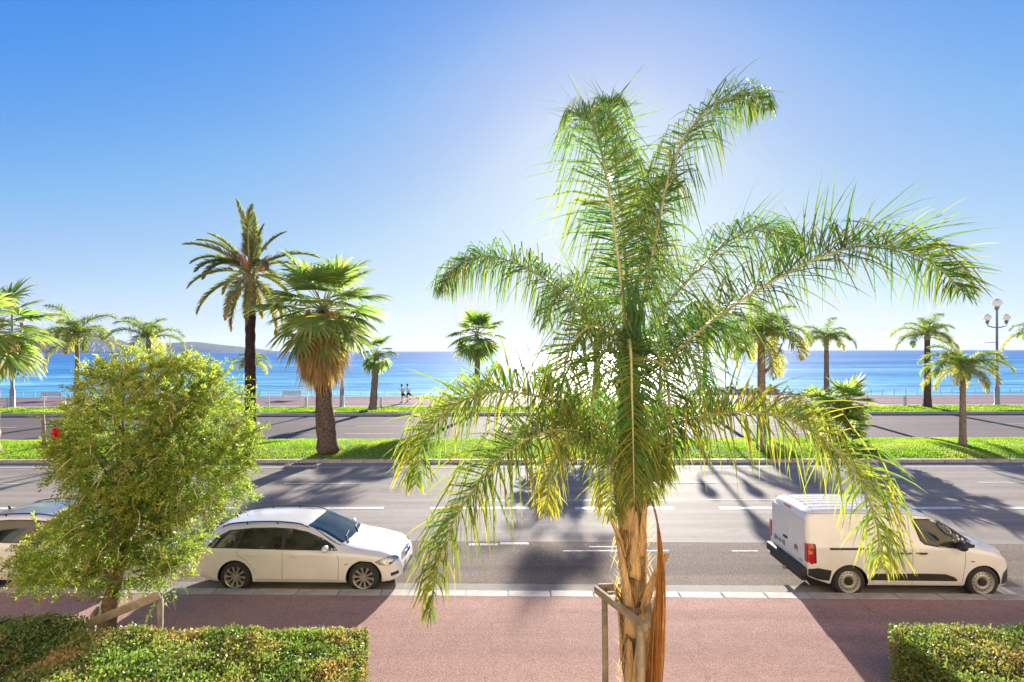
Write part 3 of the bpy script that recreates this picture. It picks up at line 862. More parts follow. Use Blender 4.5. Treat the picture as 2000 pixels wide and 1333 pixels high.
# ---- wooden supports
def support(name, label, posts, bars, group, zt, base, extra=None):
    root = empty(name, base); tag(root, label, 'tree support', group)
    for (x, y, z0, z1, w) in posts:
        b = MB(); n = 8
        b.tube([(x-base[0], y-base[1], z0-base[2]), (x-base[0]+.01, y-base[1], (z0+z1)/2-base[2]), (x-base[0], y-base[1], z1-base[2])], [w, w*.97, w*.95], 9, wob=.1)
        b.build('post', M['wood'], root, True)
    for (a, c, w, h) in bars:
        b = MB(); b.beam(Vector(a)-Vector(base), Vector(c)-Vector(base), w, h)
        o = b.build('crossbar', M['wood'], root)
        md = o.modifiers.new('edge', 'BEVEL'); md.width = .006
    return root
A = at(1172, 1150, 7.12); Bp = at(1253, 1222, 6.18); Cc = at(1266, 1148, 7.1)
sup = support('tree_support', 'weathered wooden post and rail triangle around the big front palm trunk',
    [(A.x+.05, A.y, .12, A.z-.02, .042), (Bp.x-.01, Bp.y+.06, .12, Bp.z-.02, .045), (Cc.x, Cc.y, .12, Cc.z+.02, .045)],
    [(A+Vector((-.07, -.02, 0)), Bp+Vector((.04, -.03, -.01)), .05, .09), (A+Vector((-.03, .04, .0)), Cc+Vector((.06, .04, .0)), .05, .09), (Cc+Vector((.05, .06, -.01)), Bp+Vector((.06, 0, 0)), .05, .09)],
    'wooden tree supports', 2.2, (A.x, A.y, .12))
b = MB(); c0 = Vector((1.47, 6.75, 0)); zz = at(1240, 1190, 6.6).z
ring = [c0+Vector((math.cos(a)*.2, math.sin(a)*.2, zz+.015*math.sin(a*2)))-Vector((A.x, A.y, .12)) for a in [i*math.pi/10 for i in range(21)]]
for u, v_ in zip(ring, ring[1:]):
    b.quad(u-Vector((0, 0, .035)), v_-Vector((0, 0, .035)), v_+Vector((0, 0, .035)), u+Vector((0, 0, .035)))
b.build('strap', M['wood_dark'], sup)
b = MB(); b.beam(at(1180, 1160, 7.0)-Vector((A.x, A.y, .12)), at(1262, 1135, 6.9)-Vector((A.x, A.y, .12))-Vector((0,0,.12)), .03, .03); b.build('strap', M['wood_dark'], sup)

# ---- prototypes for the more distant feather palms: frond meshes pointing along +X, root at the origin
def arc_pts(elev, L, bend, n=7):
    pts = [Vector((0, 0, 0))]; e = elev
    for i in range(n):
        pts.append(pts[-1]+Vector((math.cos(e), 0, math.sin(e)))*L/n); e -= bend/n*(.6+i/n*1.1)
    return pts
def merged_frond(pts, mats, *a, **kw):
    ra, le = frond_mesh(pts, *a, **kw)
    n = len(le.v)
    le.v += ra.v; le.c += ra.c; le.f += [tuple(i+n for i in f) for f in ra.f]; le.m += [1]*len(ra.f)
    return le.mesh('frond', mats)
QP = []
for i, (el, bend) in enumerate(((78, 95), (62, 105), (45, 120), (25, 115), (5, 95), (-20, 75))):
    r = random.Random(100+i)
    QP.append((el, merged_frond(arc_pts(R(el), 1.0, R(bend)), [M['frond_far'], M['rachis']], 84, .27, .0135, .28, r, t0=.12, a0=72, a1=38, segs=3, n=14, rw=.012, yellow=.35 if el > 10 else 1.2, kink=.6, vee=20)))
DP = []
for i, (el, bend) in enumerate(((85, 20), (68, 45), (48, 60), (28, 70), (8, 70), (-20, 60), (-50, 40))):
    r = random.Random(200+i)
    DP.append((el, merged_frond(arc_pts(R(el), 1.0, R(bend)), [M['date'], M['rachis']], 120, .15, .014, .06, r, t0=.22, a0=52, a1=26, segs=3, n=14, rw=.013, yellow=.3 if el > 0 else .7, kink=.0, vee=25, plum=25)))
def palm_root(name, label, base, cat='palm tree', group=None):
    o = empty(name, base); tag(o, label, cat, group); return o
def trunk(root, top, r0, r1, mat, lean=0.0, n=18, flare=1.25, wob=.12, name='trunk', start=(0, 0, 0)):
    b = MB()
    s = Vector(start); top = Vector(top)
    pts = [s.lerp(top, i/n)+Vector((lean*math.sin(math.pi*i/n), 0, 0)) for i in range(n+1)]
    b.tube(pts, [(r0+(r1-r0)*i/n)*(1+(flare-1)*math.exp(-i*.9)) + .003*math.sin(i*2.3) for i in range(n+1)], 12, wob=wob)
    return b.build(name, M[mat], root, True)
def crown(root, top, protos, counts, length, r, lo=None):
    top = Vector(top)
    for (el, me), cnt in zip(protos, counts):
        a0 = r.uniform(0, 6.28)
        for k in range(cnt):
            o = link('frond', me, root)
            o.location = top+Vector((0, 0, r.uniform(-.1, .1)*length*.3))
            o.rotation_euler = (R(r.uniform(-10, 10)), R(r.uniform(-9, 9)), a0+6.283*k/cnt+r.uniform(-.35, .35))
            s = length*r.uniform(.78, 1.15); o.scale = (s, s, s)
def queen(px, base_py, top_py, label, D=None, length=2.2, r0=.2, counts=(2, 3, 4, 4, 4, 1), seed=1, lean=0.0, group=None, mat='bark', zb=.2, lx=0):
    base = gp(px, base_py, zb) if D is None else Vector(((px-1000)*D/F, D, zb))
    D = base.y
    root = palm_root('queen_palm', label, base, group=group)
    z = H-(top_py-hor(px))*D/F - zb
    trunk(root, (lx, 0, z), r0, r0*.7, mat, lean)
    # green crownshaft of clasping leaf bases
    b = MB(); b.tube([(lx, 0, z-.15), (lx, 0, z+.15), (lx, 0, z+.45)], [r0*.75, r0*.95, r0*.25], 10); b.build('crown_shaft', M['rachis'], root, True)
    crown(root, (lx, 0, z+.25), QP, counts, length, random.Random(seed))
    return root
G1 = 'feathery palms along the promenade verge'
queen(150, 793, 662, 'feathery palm with yellowing lower fronds at left, near the two people on the promenade', length=3.7, r0=.22, seed=3, lean=.05, group=G1)
queen(291, 797, 672, 'feathery palm rising behind the bushy bottlebrush tree crown', D=47, length=3.2, r0=.28, seed=4, counts=(2, 3, 3, 3, 1, 0), group=G1)
queen(1377, 797, 650, 'slim feathery palm half hidden behind the right fronds of the big front palm', D=46.5, length=2.8, r0=.21, seed=5, group=G1)
queen(1614, 797, 668, 'feathery palm with small drooping crown behind the low clump of fan palms', D=46.5, length=2.4, r0=.24, seed=6, counts=(1, 2, 4, 5, 3, 0), group=G1)
queen(1811, 797, 662, 'feathery palm with dark trunk left of the tall globe lamp', length=3.0, r0=.30, seed=8, counts=(2, 3, 3, 4, 2, 1), mat='bark_dark', group=G1)
queen(1880, 872, 728, 'short feathery palm on the median lawn at right with slender trunk', length=2.15, r0=.17, seed=9, counts=(1, 3, 5, 6, 5, 2), group='palms on the median lawn')
pq = queen(1487, 880, 668, 'feathery palm on the median lawn with a dry forked stalk on its trunk', D=27.8, length=2.7, r0=.24, seed=10, counts=(3, 3, 4, 4, 5, 3), group='palms on the median lawn')
b = MB(); b.tube([(.12, 0, 3.9), (.45, -.05, 4.25), (.75, -.1, 4.75), (1.0, -.1, 5.4)], [.09, .07, .05, .03], 7); b.build('dry_stalk', M['bark'], pq, True)
queen(492, 797, 715, 'small low feathery palm seen behind the tall dark-trunked palm', D=53, length=2.2, r0=.2, seed=12, counts=(1, 3, 4, 4, 2, 0), group=G1, zb=.25)
queen(2035, 797, 655, 'feathery palm cut by the right edge of the picture', D=46, length=2.9, r0=.25, seed=13, group=G1)

# ---- date palm with dark trunk
base = gp(489, 872, .25)
dp = palm_root('date_palm', 'tall slender date palm with near-black trunk and orange fruit stalks beside the shaggy fan palm', base)
D = base.y; z = H-(540-hor(489))*D/F-.25
trunk(dp, (.0, 0, z-1.6), .30, .25, 'bark_black', 0.0, 30, 1.1, .2)
trunk(dp, (.0, 0, z+.1), .26, .33, 'bark', 0.0, 12, 1.0, .5, 'upper_trunk', start=(0, 0, z-1.6))
crown(dp, (0, 0, z+.15), DP, (3, 4, 5, 6, 6, 5, 3), 3.4, random.Random(31))
r = random.Random(32)
for k in range(14):
    b = MB(); a = k*.45+r.uniform(-.2, .2); e = r.uniform(.3, 1.1)
    p0 = Vector((0, 0, z+.1)); d = Vector((math.cos(a)*math.cos(e), math.sin(a)*math.cos(e), math.sin(e)))
    p1 = p0+d*r.uniform(.9, 1.5)
    b.tube([p0, p0.lerp(p1, .5), p1], [.03, .025, .015], 5)
    for j in range(36):
        q = p0.lerp(p1, r.uniform(.55, 1))
        leaflet(b, q, d+Vector((r.uniform(-.5, .5), r.uniform(-.5, .5), r.uniform(-.6, .2))), Vector((0, 1, 0)), r.uniform(.3, .6), .018, .35, 0, 0, 0, 3)
    b.build('fruit_stalk', M['fruit'], dp)

# ---- fan palms
def fan_leaf_mesh(elev, petiole, rad, r, nseg=26, span=115, droop=.5, mats=None, w=None, dead=False, stem=.018):
    """one fan leaf: stalk and pleated blade of pointed segments whose ends hang"""
    b = MB()
    d = Vector((math.cos(elev), 0, math.sin(elev)))
    pts = [Vector((0, 0, 0))]; e = elev
    for i in range(5):
        pts.append(pts[-1]+Vector((math.cos(e), 0, math.sin(e)))*petiole/5); e -= .09
    b.tube(pts, [stem*(1-.5*i/5) for i in range(6)], 5, m=1, t=.3)
    hub = pts[-1]; T = Vector((math.cos(e), 0, math.sin(e))); S = Vector((0, 1, 0)); U = S.cross(T)*-1
    if U.z < 0: U = -U
    for k in range(nseg):
        a = R(-span+2*span*(k+.5)/nseg)
        L = rad*(1-.25*abs(a/R(span))**2)*r.uniform(.92, 1.06)
        dd = (T*math.cos(a)+S*math.sin(a)+U*r.uniform(-.06, .10)).normalized()
        hw = L*.5*math.tan(R(span)/nseg)*1.12
        q = hub; n0 = len(b.v); dcur = dd
        wp = (.08, .6, 1.0, .8, .42, 0)
        y0 = max(0, min(1, r.gauss(.08, .12))); y1 = min(1, max(0, r.gauss(.35, .3)))
        for j in range(6):
            pv = (T*(-math.sin(a))+S*math.cos(a)).normalized()
            fold = U*(.35*hw*wp[j]*(1 if k % 2 else -1))
            b.v.append(q-pv*hw*wp[j]+fold); b.v.append(q+pv*hw*wp[j]-fold)
            tt = y0+(y1-y0)*(j/5)**2 if not dead else r.random()*.6
            b.c += [tt, tt]
            g_ = droop*(0 if j < 2 else (j-1)*.22)*r.uniform(.6, 1.5)
            dcur = (dcur+Vector((0, 0, -1))*g_).normalized()
            q = q+dcur*L/5
        for j in range(5):
            a_ = n0+2*j; b.f.append((a_, a_+1, a_+3, a_+2)); b.m.append(0)
    return b.mesh('frond', mats)
FANS = {}
FE = (80, 60, 40, 20, 0, -25, -50)
def fanset(key, petiole, rad, droop, mats, seed, nseg=26, dead=False):
    out = []
    for i, el in enumerate(FE):
        r = random.Random(seed+i)
        out.append((el, fan_leaf_mesh(R(el), petiole, rad, r, droop=droop, mats=mats, nseg=nseg, dead=dead)))
    FANS[key] = out
fanset('wash', 1.15, 1.05, .36, [M['fan'], M['rachis']], 300)
fanset('small', .75, .80, .48, [M['fan'], M['rachis']], 320, 22)
fanset('stiff', .55, .60, .10, [M['fan'], M['rachis']], 340, 18)
def skirt(root, top, h, rad, r, n=50, L=1.1, name='dead_frond'):
    """dead fans hanging flat against the trunk"""
    protos = []
    for i in range(4):
        b = MB(); rr = random.Random(400+i)
        for k in range(34):
            x = rr.uniform(-.25, .25)
            leaflet(b, Vector((0.05+rr.uniform(-.05, .12), x*.5, rr.uniform(-.1, .1))), Vector((rr.uniform(-.05, .25), x*.9, -1)), Vector((1, 0, 0)), rr.uniform(.6, 1.15), .045, .15, .1, rr.random()*.5, rr.random(), 4)
        protos.append(b.mesh('dead_frond', M['deadleaf']))
    for k in range(n):
        a = r.uniform(0, 6.283); s = r.random()
        o = link(name, r.choice(protos), root)
        rr = rad*(.35+.65*math.sin(math.pi*min(1, .25+s*.7)))
        o.location = Vector(top)+Vector((math.cos(a)*rr, math.sin(a)*rr, -h*s))
        o.rotation_euler = (0, R(r.uniform(-12, 8)), a); sc = L*r.uniform(.7, 1.2); o.scale = (sc, sc, sc)
def fanpalm(px, base_py, top_py, label, D=None, kind='wash', scale=1.0, r0=.3, counts=(4, 6, 7, 7, 6, 5, 3), seed=1, zb=.2, group=None, mat='bark', skirts=None, lean=0, flare=1.3, lx=0, name='fan_palm', r1=.75):
    base = gp(px, base_py, zb) if D is None else Vector(((px-1000)*D/F, D, zb))
    D = base.y
    root = palm_root(name, label, base, group=group)
    z = H-(top_py-hor(px))*D/F-zb
    trunk(root, (lx, 0, z), r0, r0*r1, mat, lean, 24, flare, .25)
    crown(root, (lx, 0, z), FANS[kind], counts, scale, random.Random(seed))
    if skirts: skirt(root, (lx, 0, z-.1), skirts[0], skirts[1], random.Random(seed+1), skirts[2], skirts[3])
    return root
G2 = 'fan palms along the promenade verge'
fanpalm(641, 884, 606, 'stout fan palm on the median lawn with a shaggy skirt of brown dead leaves', scale=1.6, r0=.5, r1=.6, counts=(7, 8, 9, 9, 9, 7, 3), seed=41, mat='bark_dark', skirts=(2.5, .86, 130, 1.5), lean=-.12, lx=-.28, flare=1.12, zb=.25)
fanpalm(-22, 884, 650, 'large fan palm cut by the left edge with yellow and brown hanging leaves', D=27.5, scale=1.45, r0=.42, counts=(3, 4, 6, 7, 8, 8, 5), seed=43, mat='bark', skirts=(1.2, .8, 40, 1.1), lx=.1)
fanpalm(728, 801, 688, 'slim fan palm right of the shaggy fan palm, runners beside it', kind='small', scale=1.4, r0=.33, counts=(2, 2, 2, 3, 2, 3, 3), seed=45, group=G2, lx=.35, flare=1.4)
fanpalm(932, 799, 656, 'single fan palm with round crown against the open sea and clean straight trunk', D=46.5, kind='small', scale=1.85, r0=.28, counts=(4, 4, 4, 5, 6, 6, 4), seed=46, group=G2)
fanpalm(1062, 799, 738, 'low fan palm just left of the big front palm, before the sea', D=46.5, kind='stiff', scale=1.25, r0=.2, counts=(3, 5, 6, 6, 5, 2, 1), seed=47, group=G2)
fanpalm(1166, 799, 622, 'fan palm with wide crown hidden behind the big front palm crown', D=46.5, kind='wash', scale=1.3, r0=.32, counts=(2, 2, 3, 4, 3, 3, 1), seed=48, group=G2)
# clumping fan palms: several stems from one root
def clump(px, py, label, stems, seed, scale=1.0, D=None):
    base = gp(px, py, .25) if D is None else Vector(((px-1000)*D/F, D, .25))
    root = palm_root('clumping_fan_palm', label, base, group='clumping fan palms on the median lawn')
    r = random.Random(seed)
    for (lx, ly, h, cn) in stems:
        trunk(root, (lx, ly, h), .13, .15, 'bark_dark', 0, 8, 1.0, .5, 'stem', start=(lx*.35, ly*.35, 0))
        crown(root, (lx, ly, h), FANS['stiff'], cn, scale, r)
    return root
clump(1640, 872, 'clump of low fan palms with two stems on the median lawn, right of centre', [(-.95, .1, 1.95, (3, 4, 6, 7, 6, 4, 2)), (.35, -.1, 2.3, (4, 5, 6, 7, 6, 4, 2)), (.55, .2, 1.0, (1, 2, 3, 4, 4, 4, 2)), (-.3, -.2, .5, (1, 2, 3, 4, 4, 4, 0))], 51, 1.35)
clump(1100, 880, 'clump of fan palms on the median lawn behind the big front palm fronds', [(-.4, 0, 1.5, (3, 4, 6, 7, 6, 4, 2)), (.5, .1, 1.9, (3, 5, 6, 7, 6, 4, 2)), (.1, -.2, .8, (2, 3, 4, 5, 5, 4, 0))], 52, 1.0)
# yellow spiky stalk beside the clump
b = MB(); r = random.Random(77)
for k in range(26):
    a = r.uniform(0, 6.28)
    leaflet(b, Vector((r.uniform(-.08, .08), 0, 0)), Vector((math.cos(a)*.5, math.sin(a)*.5, 1)), Vector((0, 1, 0)), r.uniform(.5, 1.1), .07, .12, 0, .9, 1.0, 4)
o = b.build('yucca', M['fan']); o.location = gp(1592, 872, .27)
tag(o, 'small yellowing spiky plant beside the clump of low fan palms', 'plant')
b = MB()
for k in range(60):
    a = r.uniform(0, 6.28)
    leaflet(b, Vector((r.uniform(-.1, .1), r.uniform(-.1, .1), 0)), Vector((math.cos(a)*.6, math.sin(a)*.6, 1)), Vector((0, 1, 0)), r.uniform(.3, .75), .05, .2, 0, .3, .6, 3)
o = b.build('small_shrub', M['grass']); o.location = gp(469, 795, .25)
tag(o, 'tiny bright shrub on the verge left of the dark palm trunk', 'shrub')
b = MB(); b.tube([(0, 0, 0), (-.03, 0, .9), (-.07, 0, 1.72)], [.10, .09, .075], 9, wob=.12)
o = b.build('wooden_post', M['wood'], smooth=True); o.location = gp(86, 874, .25)
tag(o, 'bare brown wooden post standing on the median lawn at left', 'post')

# ------------------------------------------------------------------ bottlebrush tree at left
def _scope_bottle():
    D0 = 9.8
    base = Vector(((205-1000)*D0/F, D0, .12))
    root = palm_root('bottlebrush_tree', 'bushy round-crowned bottlebrush tree at left with narrow leaves and a red flower', base, 'tree')
    L = lambda px, py, D: at(px, py, D)-base
    b = MB()
    tp = catmull([Vector((0, 0, 0)), L(212, 1190, D0), L(228, 1120, D0), L(240, 1040, D0), L(252, 950, D0+.1), L(275, 850, D0+.1)], 30)
    b.tube(tp, [.155-.09*i/30 for i in range(31)], 12, wob=.25)
    b.build('trunk', M['bark_tree'], root, True)
    r = random.Random(61)
    lobes = [((308, 835), 1.42, 1.4, 1.30, 1.0), ((385, 895), .92, 1.05, 1.2, .7), ((215, 885), .58, 1.0, .95, .4), ((262, 1010), .92, 1.0, .75, .5), ((130, 1085), .72, .7, .42, .22), ((175, 1040), .6, .7, .4, .2), ((325, 1040), .62, .8, .6, .4), ((365, 735), .42, .5, .35, .12), ((270, 745), .6, .7, .4, .2), ((455, 880), .36, .5, .45, .16), ((330, 1130), .25, .35, .3, .06), ((90, 1120), .4, .4, .28, .08), ((245, 1110), .5, .6, .35, .12)]
    wt = [l[1]*l[3] for l in lobes]
    lv = MB(); tw = MB()
    tips = []
    def inside(p):
        for (c, rx, ry, rz, _w) in lobes:
            q = L(c[0], c[1], D0+.1)
            if ((p.x-q.x)/rx)**2+((p.y-q.y)/ry)**2+((p.z-q.z)/rz)**2 < .55: return True
        return False
    n = 0
    tries = 0
    while n < 7000 and tries < 60000:
        tries += 1
        (c, rx, ry, rz, _w) = r.choices(lobes, wt)[0]
        q = L(c[0], c[1], D0+.1)
        u = Vector((r.gauss(0, 1), r.gauss(0, 1), r.gauss(0, 1))).normalized()
        if u.y > .35 and r.random() < .6: continue
        s = r.random()**.35
        p = q+Vector((u.x*rx, u.y*ry, u.z*rz))*s*(1+.22*noise.noise(u*2.2+q)+.14*noise.noise(u*6+q))
        cl = noise.noise(p*1.7)+.7*noise.noise(p*4.2)
        if cl < -.08 and r.random() < .9: continue
        if s < .55 and r.random() < .5: continue
        n += 1
        d = (u+Vector((r.uniform(-.5, .5), r.uniform(-.5, .5), r.uniform(-.4, .7)))).normalized()
        ln = r.uniform(.12, .26)
        young = max(0, min(1, r.gauss(.2+.35*max(0, u.z)+.5*cl, .25)))
        m = r.randrange(11, 17)
        for k in range(m):
            t = (k+.5)/m
            o_ = p+d*ln*t+Vector((0, 0, -.10*t*t*ln*3))
            a = k*2.4+r.random()
            s1 = d.cross(UP)
            if s1.length < .1: s1 = Vector((1, 0, 0))
            s1.normalize(); s2 = s1.cross(d)
            ld = (d*.75+(s1*math.cos(a)+s2*math.sin(a))*.9).normalized()
            LL = r.uniform(.055, .10); w = .0115
            wv = ld.cross(Vector((r.uniform(-1, 1), r.uniform(-1, 1), r.uniform(-1, 1)))).normalized()*w
            e = o_+ld*LL; mid = o_+ld*LL*.45
            ty = young*(.35+.75*t)
            i0 = len(lv.v)
            lv.v += [o_, mid+wv, e, mid-wv]; lv.c += [ty]*4
            lv.f.append((i0, i0+1, i0+2, i0+3)); lv.m.append(0)
    for k in range(150):
        (c, rx, ry, rz, _w) = r.choices(lobes, wt)[0]
        u = Vector((r.gauss(0, 1), r.gauss(0, 1), r.gauss(0, .8)+.35)).normalized()
        p0 = L(c[0], c[1], D0+.1)+Vector((u.x*rx, u.y*ry, u.z*rz))*.85
        d = (u+Vector((r.uniform(-.4, .4), r.uniform(-.4, .4), r.uniform(-.1, .8)))).normalized()
        ln = r.uniform(.3, .62); ty = r.uniform(.1, .8)
        pts = [p0]
        for j in range(5): pts.append(pts[-1]+d*ln/5); d = (d+Vector((r.uniform(-.15, .15), r.uniform(-.15, .15), -.06))).normalized()
        tw.tube(pts, [.006, .005, .005, .004, .003, .002], 4)
        for k2 in range(34):
            t = r.random()**.7*5; j = min(4, int(t)); o_ = pts[j].lerp(pts[j+1], t-j)
            ld = ((pts[j+1]-pts[j]).normalized()+Vector((r.gauss(0, .7), r.gauss(0, .7), r.gauss(0, .7)))).normalized()
            wv = ld.cross(Vector((r.uniform(-1, 1), r.uniform(-1, 1), r.uniform(-1, 1)))).normalized()*.010
            LL = r.uniform(.05, .10); i0 = len(lv.v)
            lv.v += [o_, o_+ld*LL*.45+wv, o_+ld*LL, o_+ld*LL*.45-wv]; lv.c += [ty]*4
            lv.f.append((i0, i0+1, i0+2, i0+3)); lv.m.append(0)
    o = lv.build('leaves', M['bottle'], root); o['kind'] = 'stuff'
    # limbs and pale twigs
    for k in range(26):
        (c, rx, ry, rz, _w) = r.choices(lobes, wt)[0]
        u = Vector((r.gauss(0, 1), r.gauss(0, 1), r.gauss(0, .8)+.3)).normalized()
        e = L(c[0], c[1], D0+.1)+Vector((u.x*rx, u.y*ry, u.z*rz))*.85
        s = tp[r.randrange(10, 30)]
        mid = s.lerp(e, .5)+Vector((0, 0, .15))
        b = MB(); b.tube(catmull([s, mid, e], 10), [.035*(1-i/11)+.004 for i in range(11)], 6); b.build('branch', M['bark_tree'], root, True)
    for k in range(330):
        (c, rx, ry, rz, _w) = r.choices(lobes, wt)[0]
        u = Vector((r.gauss(0, 1), -abs(r.gauss(0, 1)), r.gauss(0, 1))).normalized()
        p = L(c[0], c[1], D0+.1)+Vector((u.x*rx, u.y*ry, u.z*rz))*r.uniform(.75, 1.0)
        d = (u+Vector((r.uniform(-1, 1), r.uniform(-.6, .2), r.uniform(-1, .6)))).normalized()
        pts = [p]
        for j in range(4):
            pts.append(pts[-1]+d*r.uniform(.05, .10)); d = (d+Vector((r.uniform(-.3, .3), 0, -.35))).normalized()
        tw.tube(pts, [.005, .007, .007, .006, .003], 4)
    o = tw.build('twigs', M['twig'], root); o['kind'] = 'stuff'
    f = MB(); c = L(108, 846, 8.7)
    for k in range(420):
        u = Vector((r.gauss(0, 1), r.gauss(0, 1), r.gauss(0, 1))).normalized()
        leaflet(f, c+Vector((0, 0, r.uniform(-.05, .05))), u, Vector((0, 1, 0)), .06, .009, 0, 0, 0, 0, 3)
    f.build('flower', M['redflower'], root)
    b = MB(); b.tube([L(190, 880, 9.6), L(150, 860, 9.2), L(110, 848, 8.7)], [.012, .009, .005], 5); b.build('branch', M['bark_tree'], root)
    # support
    pA = at(178, 1218, 9.2); pB = at(306, 1160, 9.25); pC = at(196, 1178, 10.3)
    s2 = support('tree_support', 'sloping wooden rail and short posts bracing the bottlebrush trunk',
        [(pA.x, pA.y, .12, pA.z+.05, .055), (pB.x+.02, pB.y+.03, .12, pB.z+.0, .05), (pC.x, pC.y, .12, pC.z+.1, .05)],
        [(pA+Vector((-.08, -.08, .0)), pB+Vector((.08, -.05, 0)), .05, .13), (pA+Vector((-.08, .1, .05)), pC+Vector((.05, .1, .06)), .05, .1)],
        'wooden tree supports', 1, (pA.x, pA.y, .12))
    b = MB(); q = Vector((pA.x, pA.y, .12))
    b.tube([at(318, 1170, 9.15)-q, at(314, 1250, 9.1)-q-Vector((0, 0, .2))], [.009, .009], 5); b.build('rod', M['white_metal'], s2)
    b = MB(); e1 = at(186, 1206, 9.6)-q; e2 = at(210, 1166, 9.9)-q
    b.tube([e1, e1.lerp(e2, .5)+Vector((0, 0, .02)), e2], [.05, .04, .025], 8, wob=.4); b.build('wrapping', M['cloth_white'], s2, True)
_scope_bottle()

# ------------------------------------------------------------------ hedges
def hedge(name, label, x0, x1, y0, y1, z0, h, n, seed, brown=.5, rag=.06, group='clipped hedges along the garden'):
    root = empty(name, ((x0+x1)/2, (y0+y1)/2, z0)); tag(root, label, 'hedge', group)
    ox, oy = (x0+x1)/2, (y0+y1)/2
    r = random.Random(seed)
    def top(x, y): return h+rag*1.6*noise.noise(Vector((x*1.3, y*1.3, seed)))+rag*.8*noise.noise(Vector((x*4, y*4, seed)))
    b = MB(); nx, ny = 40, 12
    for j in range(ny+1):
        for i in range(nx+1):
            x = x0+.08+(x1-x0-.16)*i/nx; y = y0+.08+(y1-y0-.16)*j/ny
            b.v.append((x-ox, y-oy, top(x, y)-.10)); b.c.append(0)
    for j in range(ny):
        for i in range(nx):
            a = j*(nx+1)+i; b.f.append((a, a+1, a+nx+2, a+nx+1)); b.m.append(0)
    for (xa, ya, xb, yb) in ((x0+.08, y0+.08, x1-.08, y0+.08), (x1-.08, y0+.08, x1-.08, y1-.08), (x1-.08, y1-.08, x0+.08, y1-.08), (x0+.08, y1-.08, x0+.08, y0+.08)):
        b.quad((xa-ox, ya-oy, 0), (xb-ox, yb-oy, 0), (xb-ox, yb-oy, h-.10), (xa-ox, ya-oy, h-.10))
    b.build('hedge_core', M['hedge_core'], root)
    lv = MB()
    areas = [(x1-x0)*(y1-y0), (x1-x0)*h, (x1-x0)*h*.5, (y1-y0)*h, (y1-y0)*h]
    for i in range(n):
        f = r.choices(range(5), areas)[0]
        dep = abs(r.gauss(0, .055))
        if f == 0:
            x, y = r.uniform(x0, x1), r.uniform(y0, y1)
            ed = min(x-x0, x1-x, y-y0, y1-y)
            p = Vector((x, y, top(x, y)-dep-.07*max(0, 1-ed/.12)+(.05 if r.random() < .06 else 0))); nrm = Vector((0, 0, 1))
        elif f == 1: p = Vector((r.uniform(x0, x1), y0+dep, r.uniform(.05, h))); nrm = Vector((0, -1, 0))
        elif f == 2: p = Vector((r.uniform(x0, x1), y1-dep, r.uniform(.05, h))); nrm = Vector((0, 1, 0))
        elif f == 3: p = Vector((x0+dep, r.uniform(y0, y1), r.uniform(.05, h))); nrm = Vector((-1, 0, 0))
        else: p = Vector((x1-dep, r.uniform(y0, y1), r.uniform(.05, h))); nrm = Vector((1, 0, 0))
        if f: p.z = min(p.z, top(p.x, p.y))
        p += Vector((noise.noise(p*2.1), noise.noise(p*2.1+Vector((9, 0, 0))), 0))*.05
        cl = noise.noise(Vector((p.x*1.1, p.y*1.1, p.z+seed)))+.6*noise.noise(p*4)
        ty = max(0, min(1, brown+cl*.8+r.gauss(0, .28)))
        d = (nrm*r.uniform(.1, 1.1)+Vector((r.gauss(0, .7), r.gauss(0, .7), r.gauss(0, .5)))).normalized()
        LL = r.uniform(.034, .062); w = LL*.27
        wv = d.cross(Vector((r.uniform(-1, 1), r.uniform(-1, 1), r.uniform(-1, 1)))).normalized()*w
        p -= Vector((ox, oy, 0))
        i0 = len(lv.v)
        lv.v += [p, p+d*LL*.5+wv, p+d*LL, p+d*LL*.5-wv]; lv.c += [ty]*4
        lv.f.append((i0, i0+1, i0+2, i0+3)); lv.m.append(0)
    o = lv.build('leaves', M['hedge'], root); o['kind'] = 'stuff'
    return root
hy = gp(400, 1228, 1.0).y
xe = gp(716, 1228, 1.0).x
hedge('hedge', 'long clipped hedge of mixed green and reddish leaves at bottom left, before the estate car', -6.75, xe, hy-1.9, hy, .12, .90, 95000, 3, .24)
xr = gp(1735, 1222, 1.0).x
hedge('hedge', 'clipped hedge of mixed green and reddish leaves at the bottom right corner, before the van', xr, xr+6, hy-1.95, hy+.05, .12, .92, 62000, 4, .18)
hedge('hedge', 'taller green hedge end in the bottom left corner below the parked car', -10.5, -6.72, hy-1.6, hy+.25, .12, .98, 34000, 5, .1, .12)

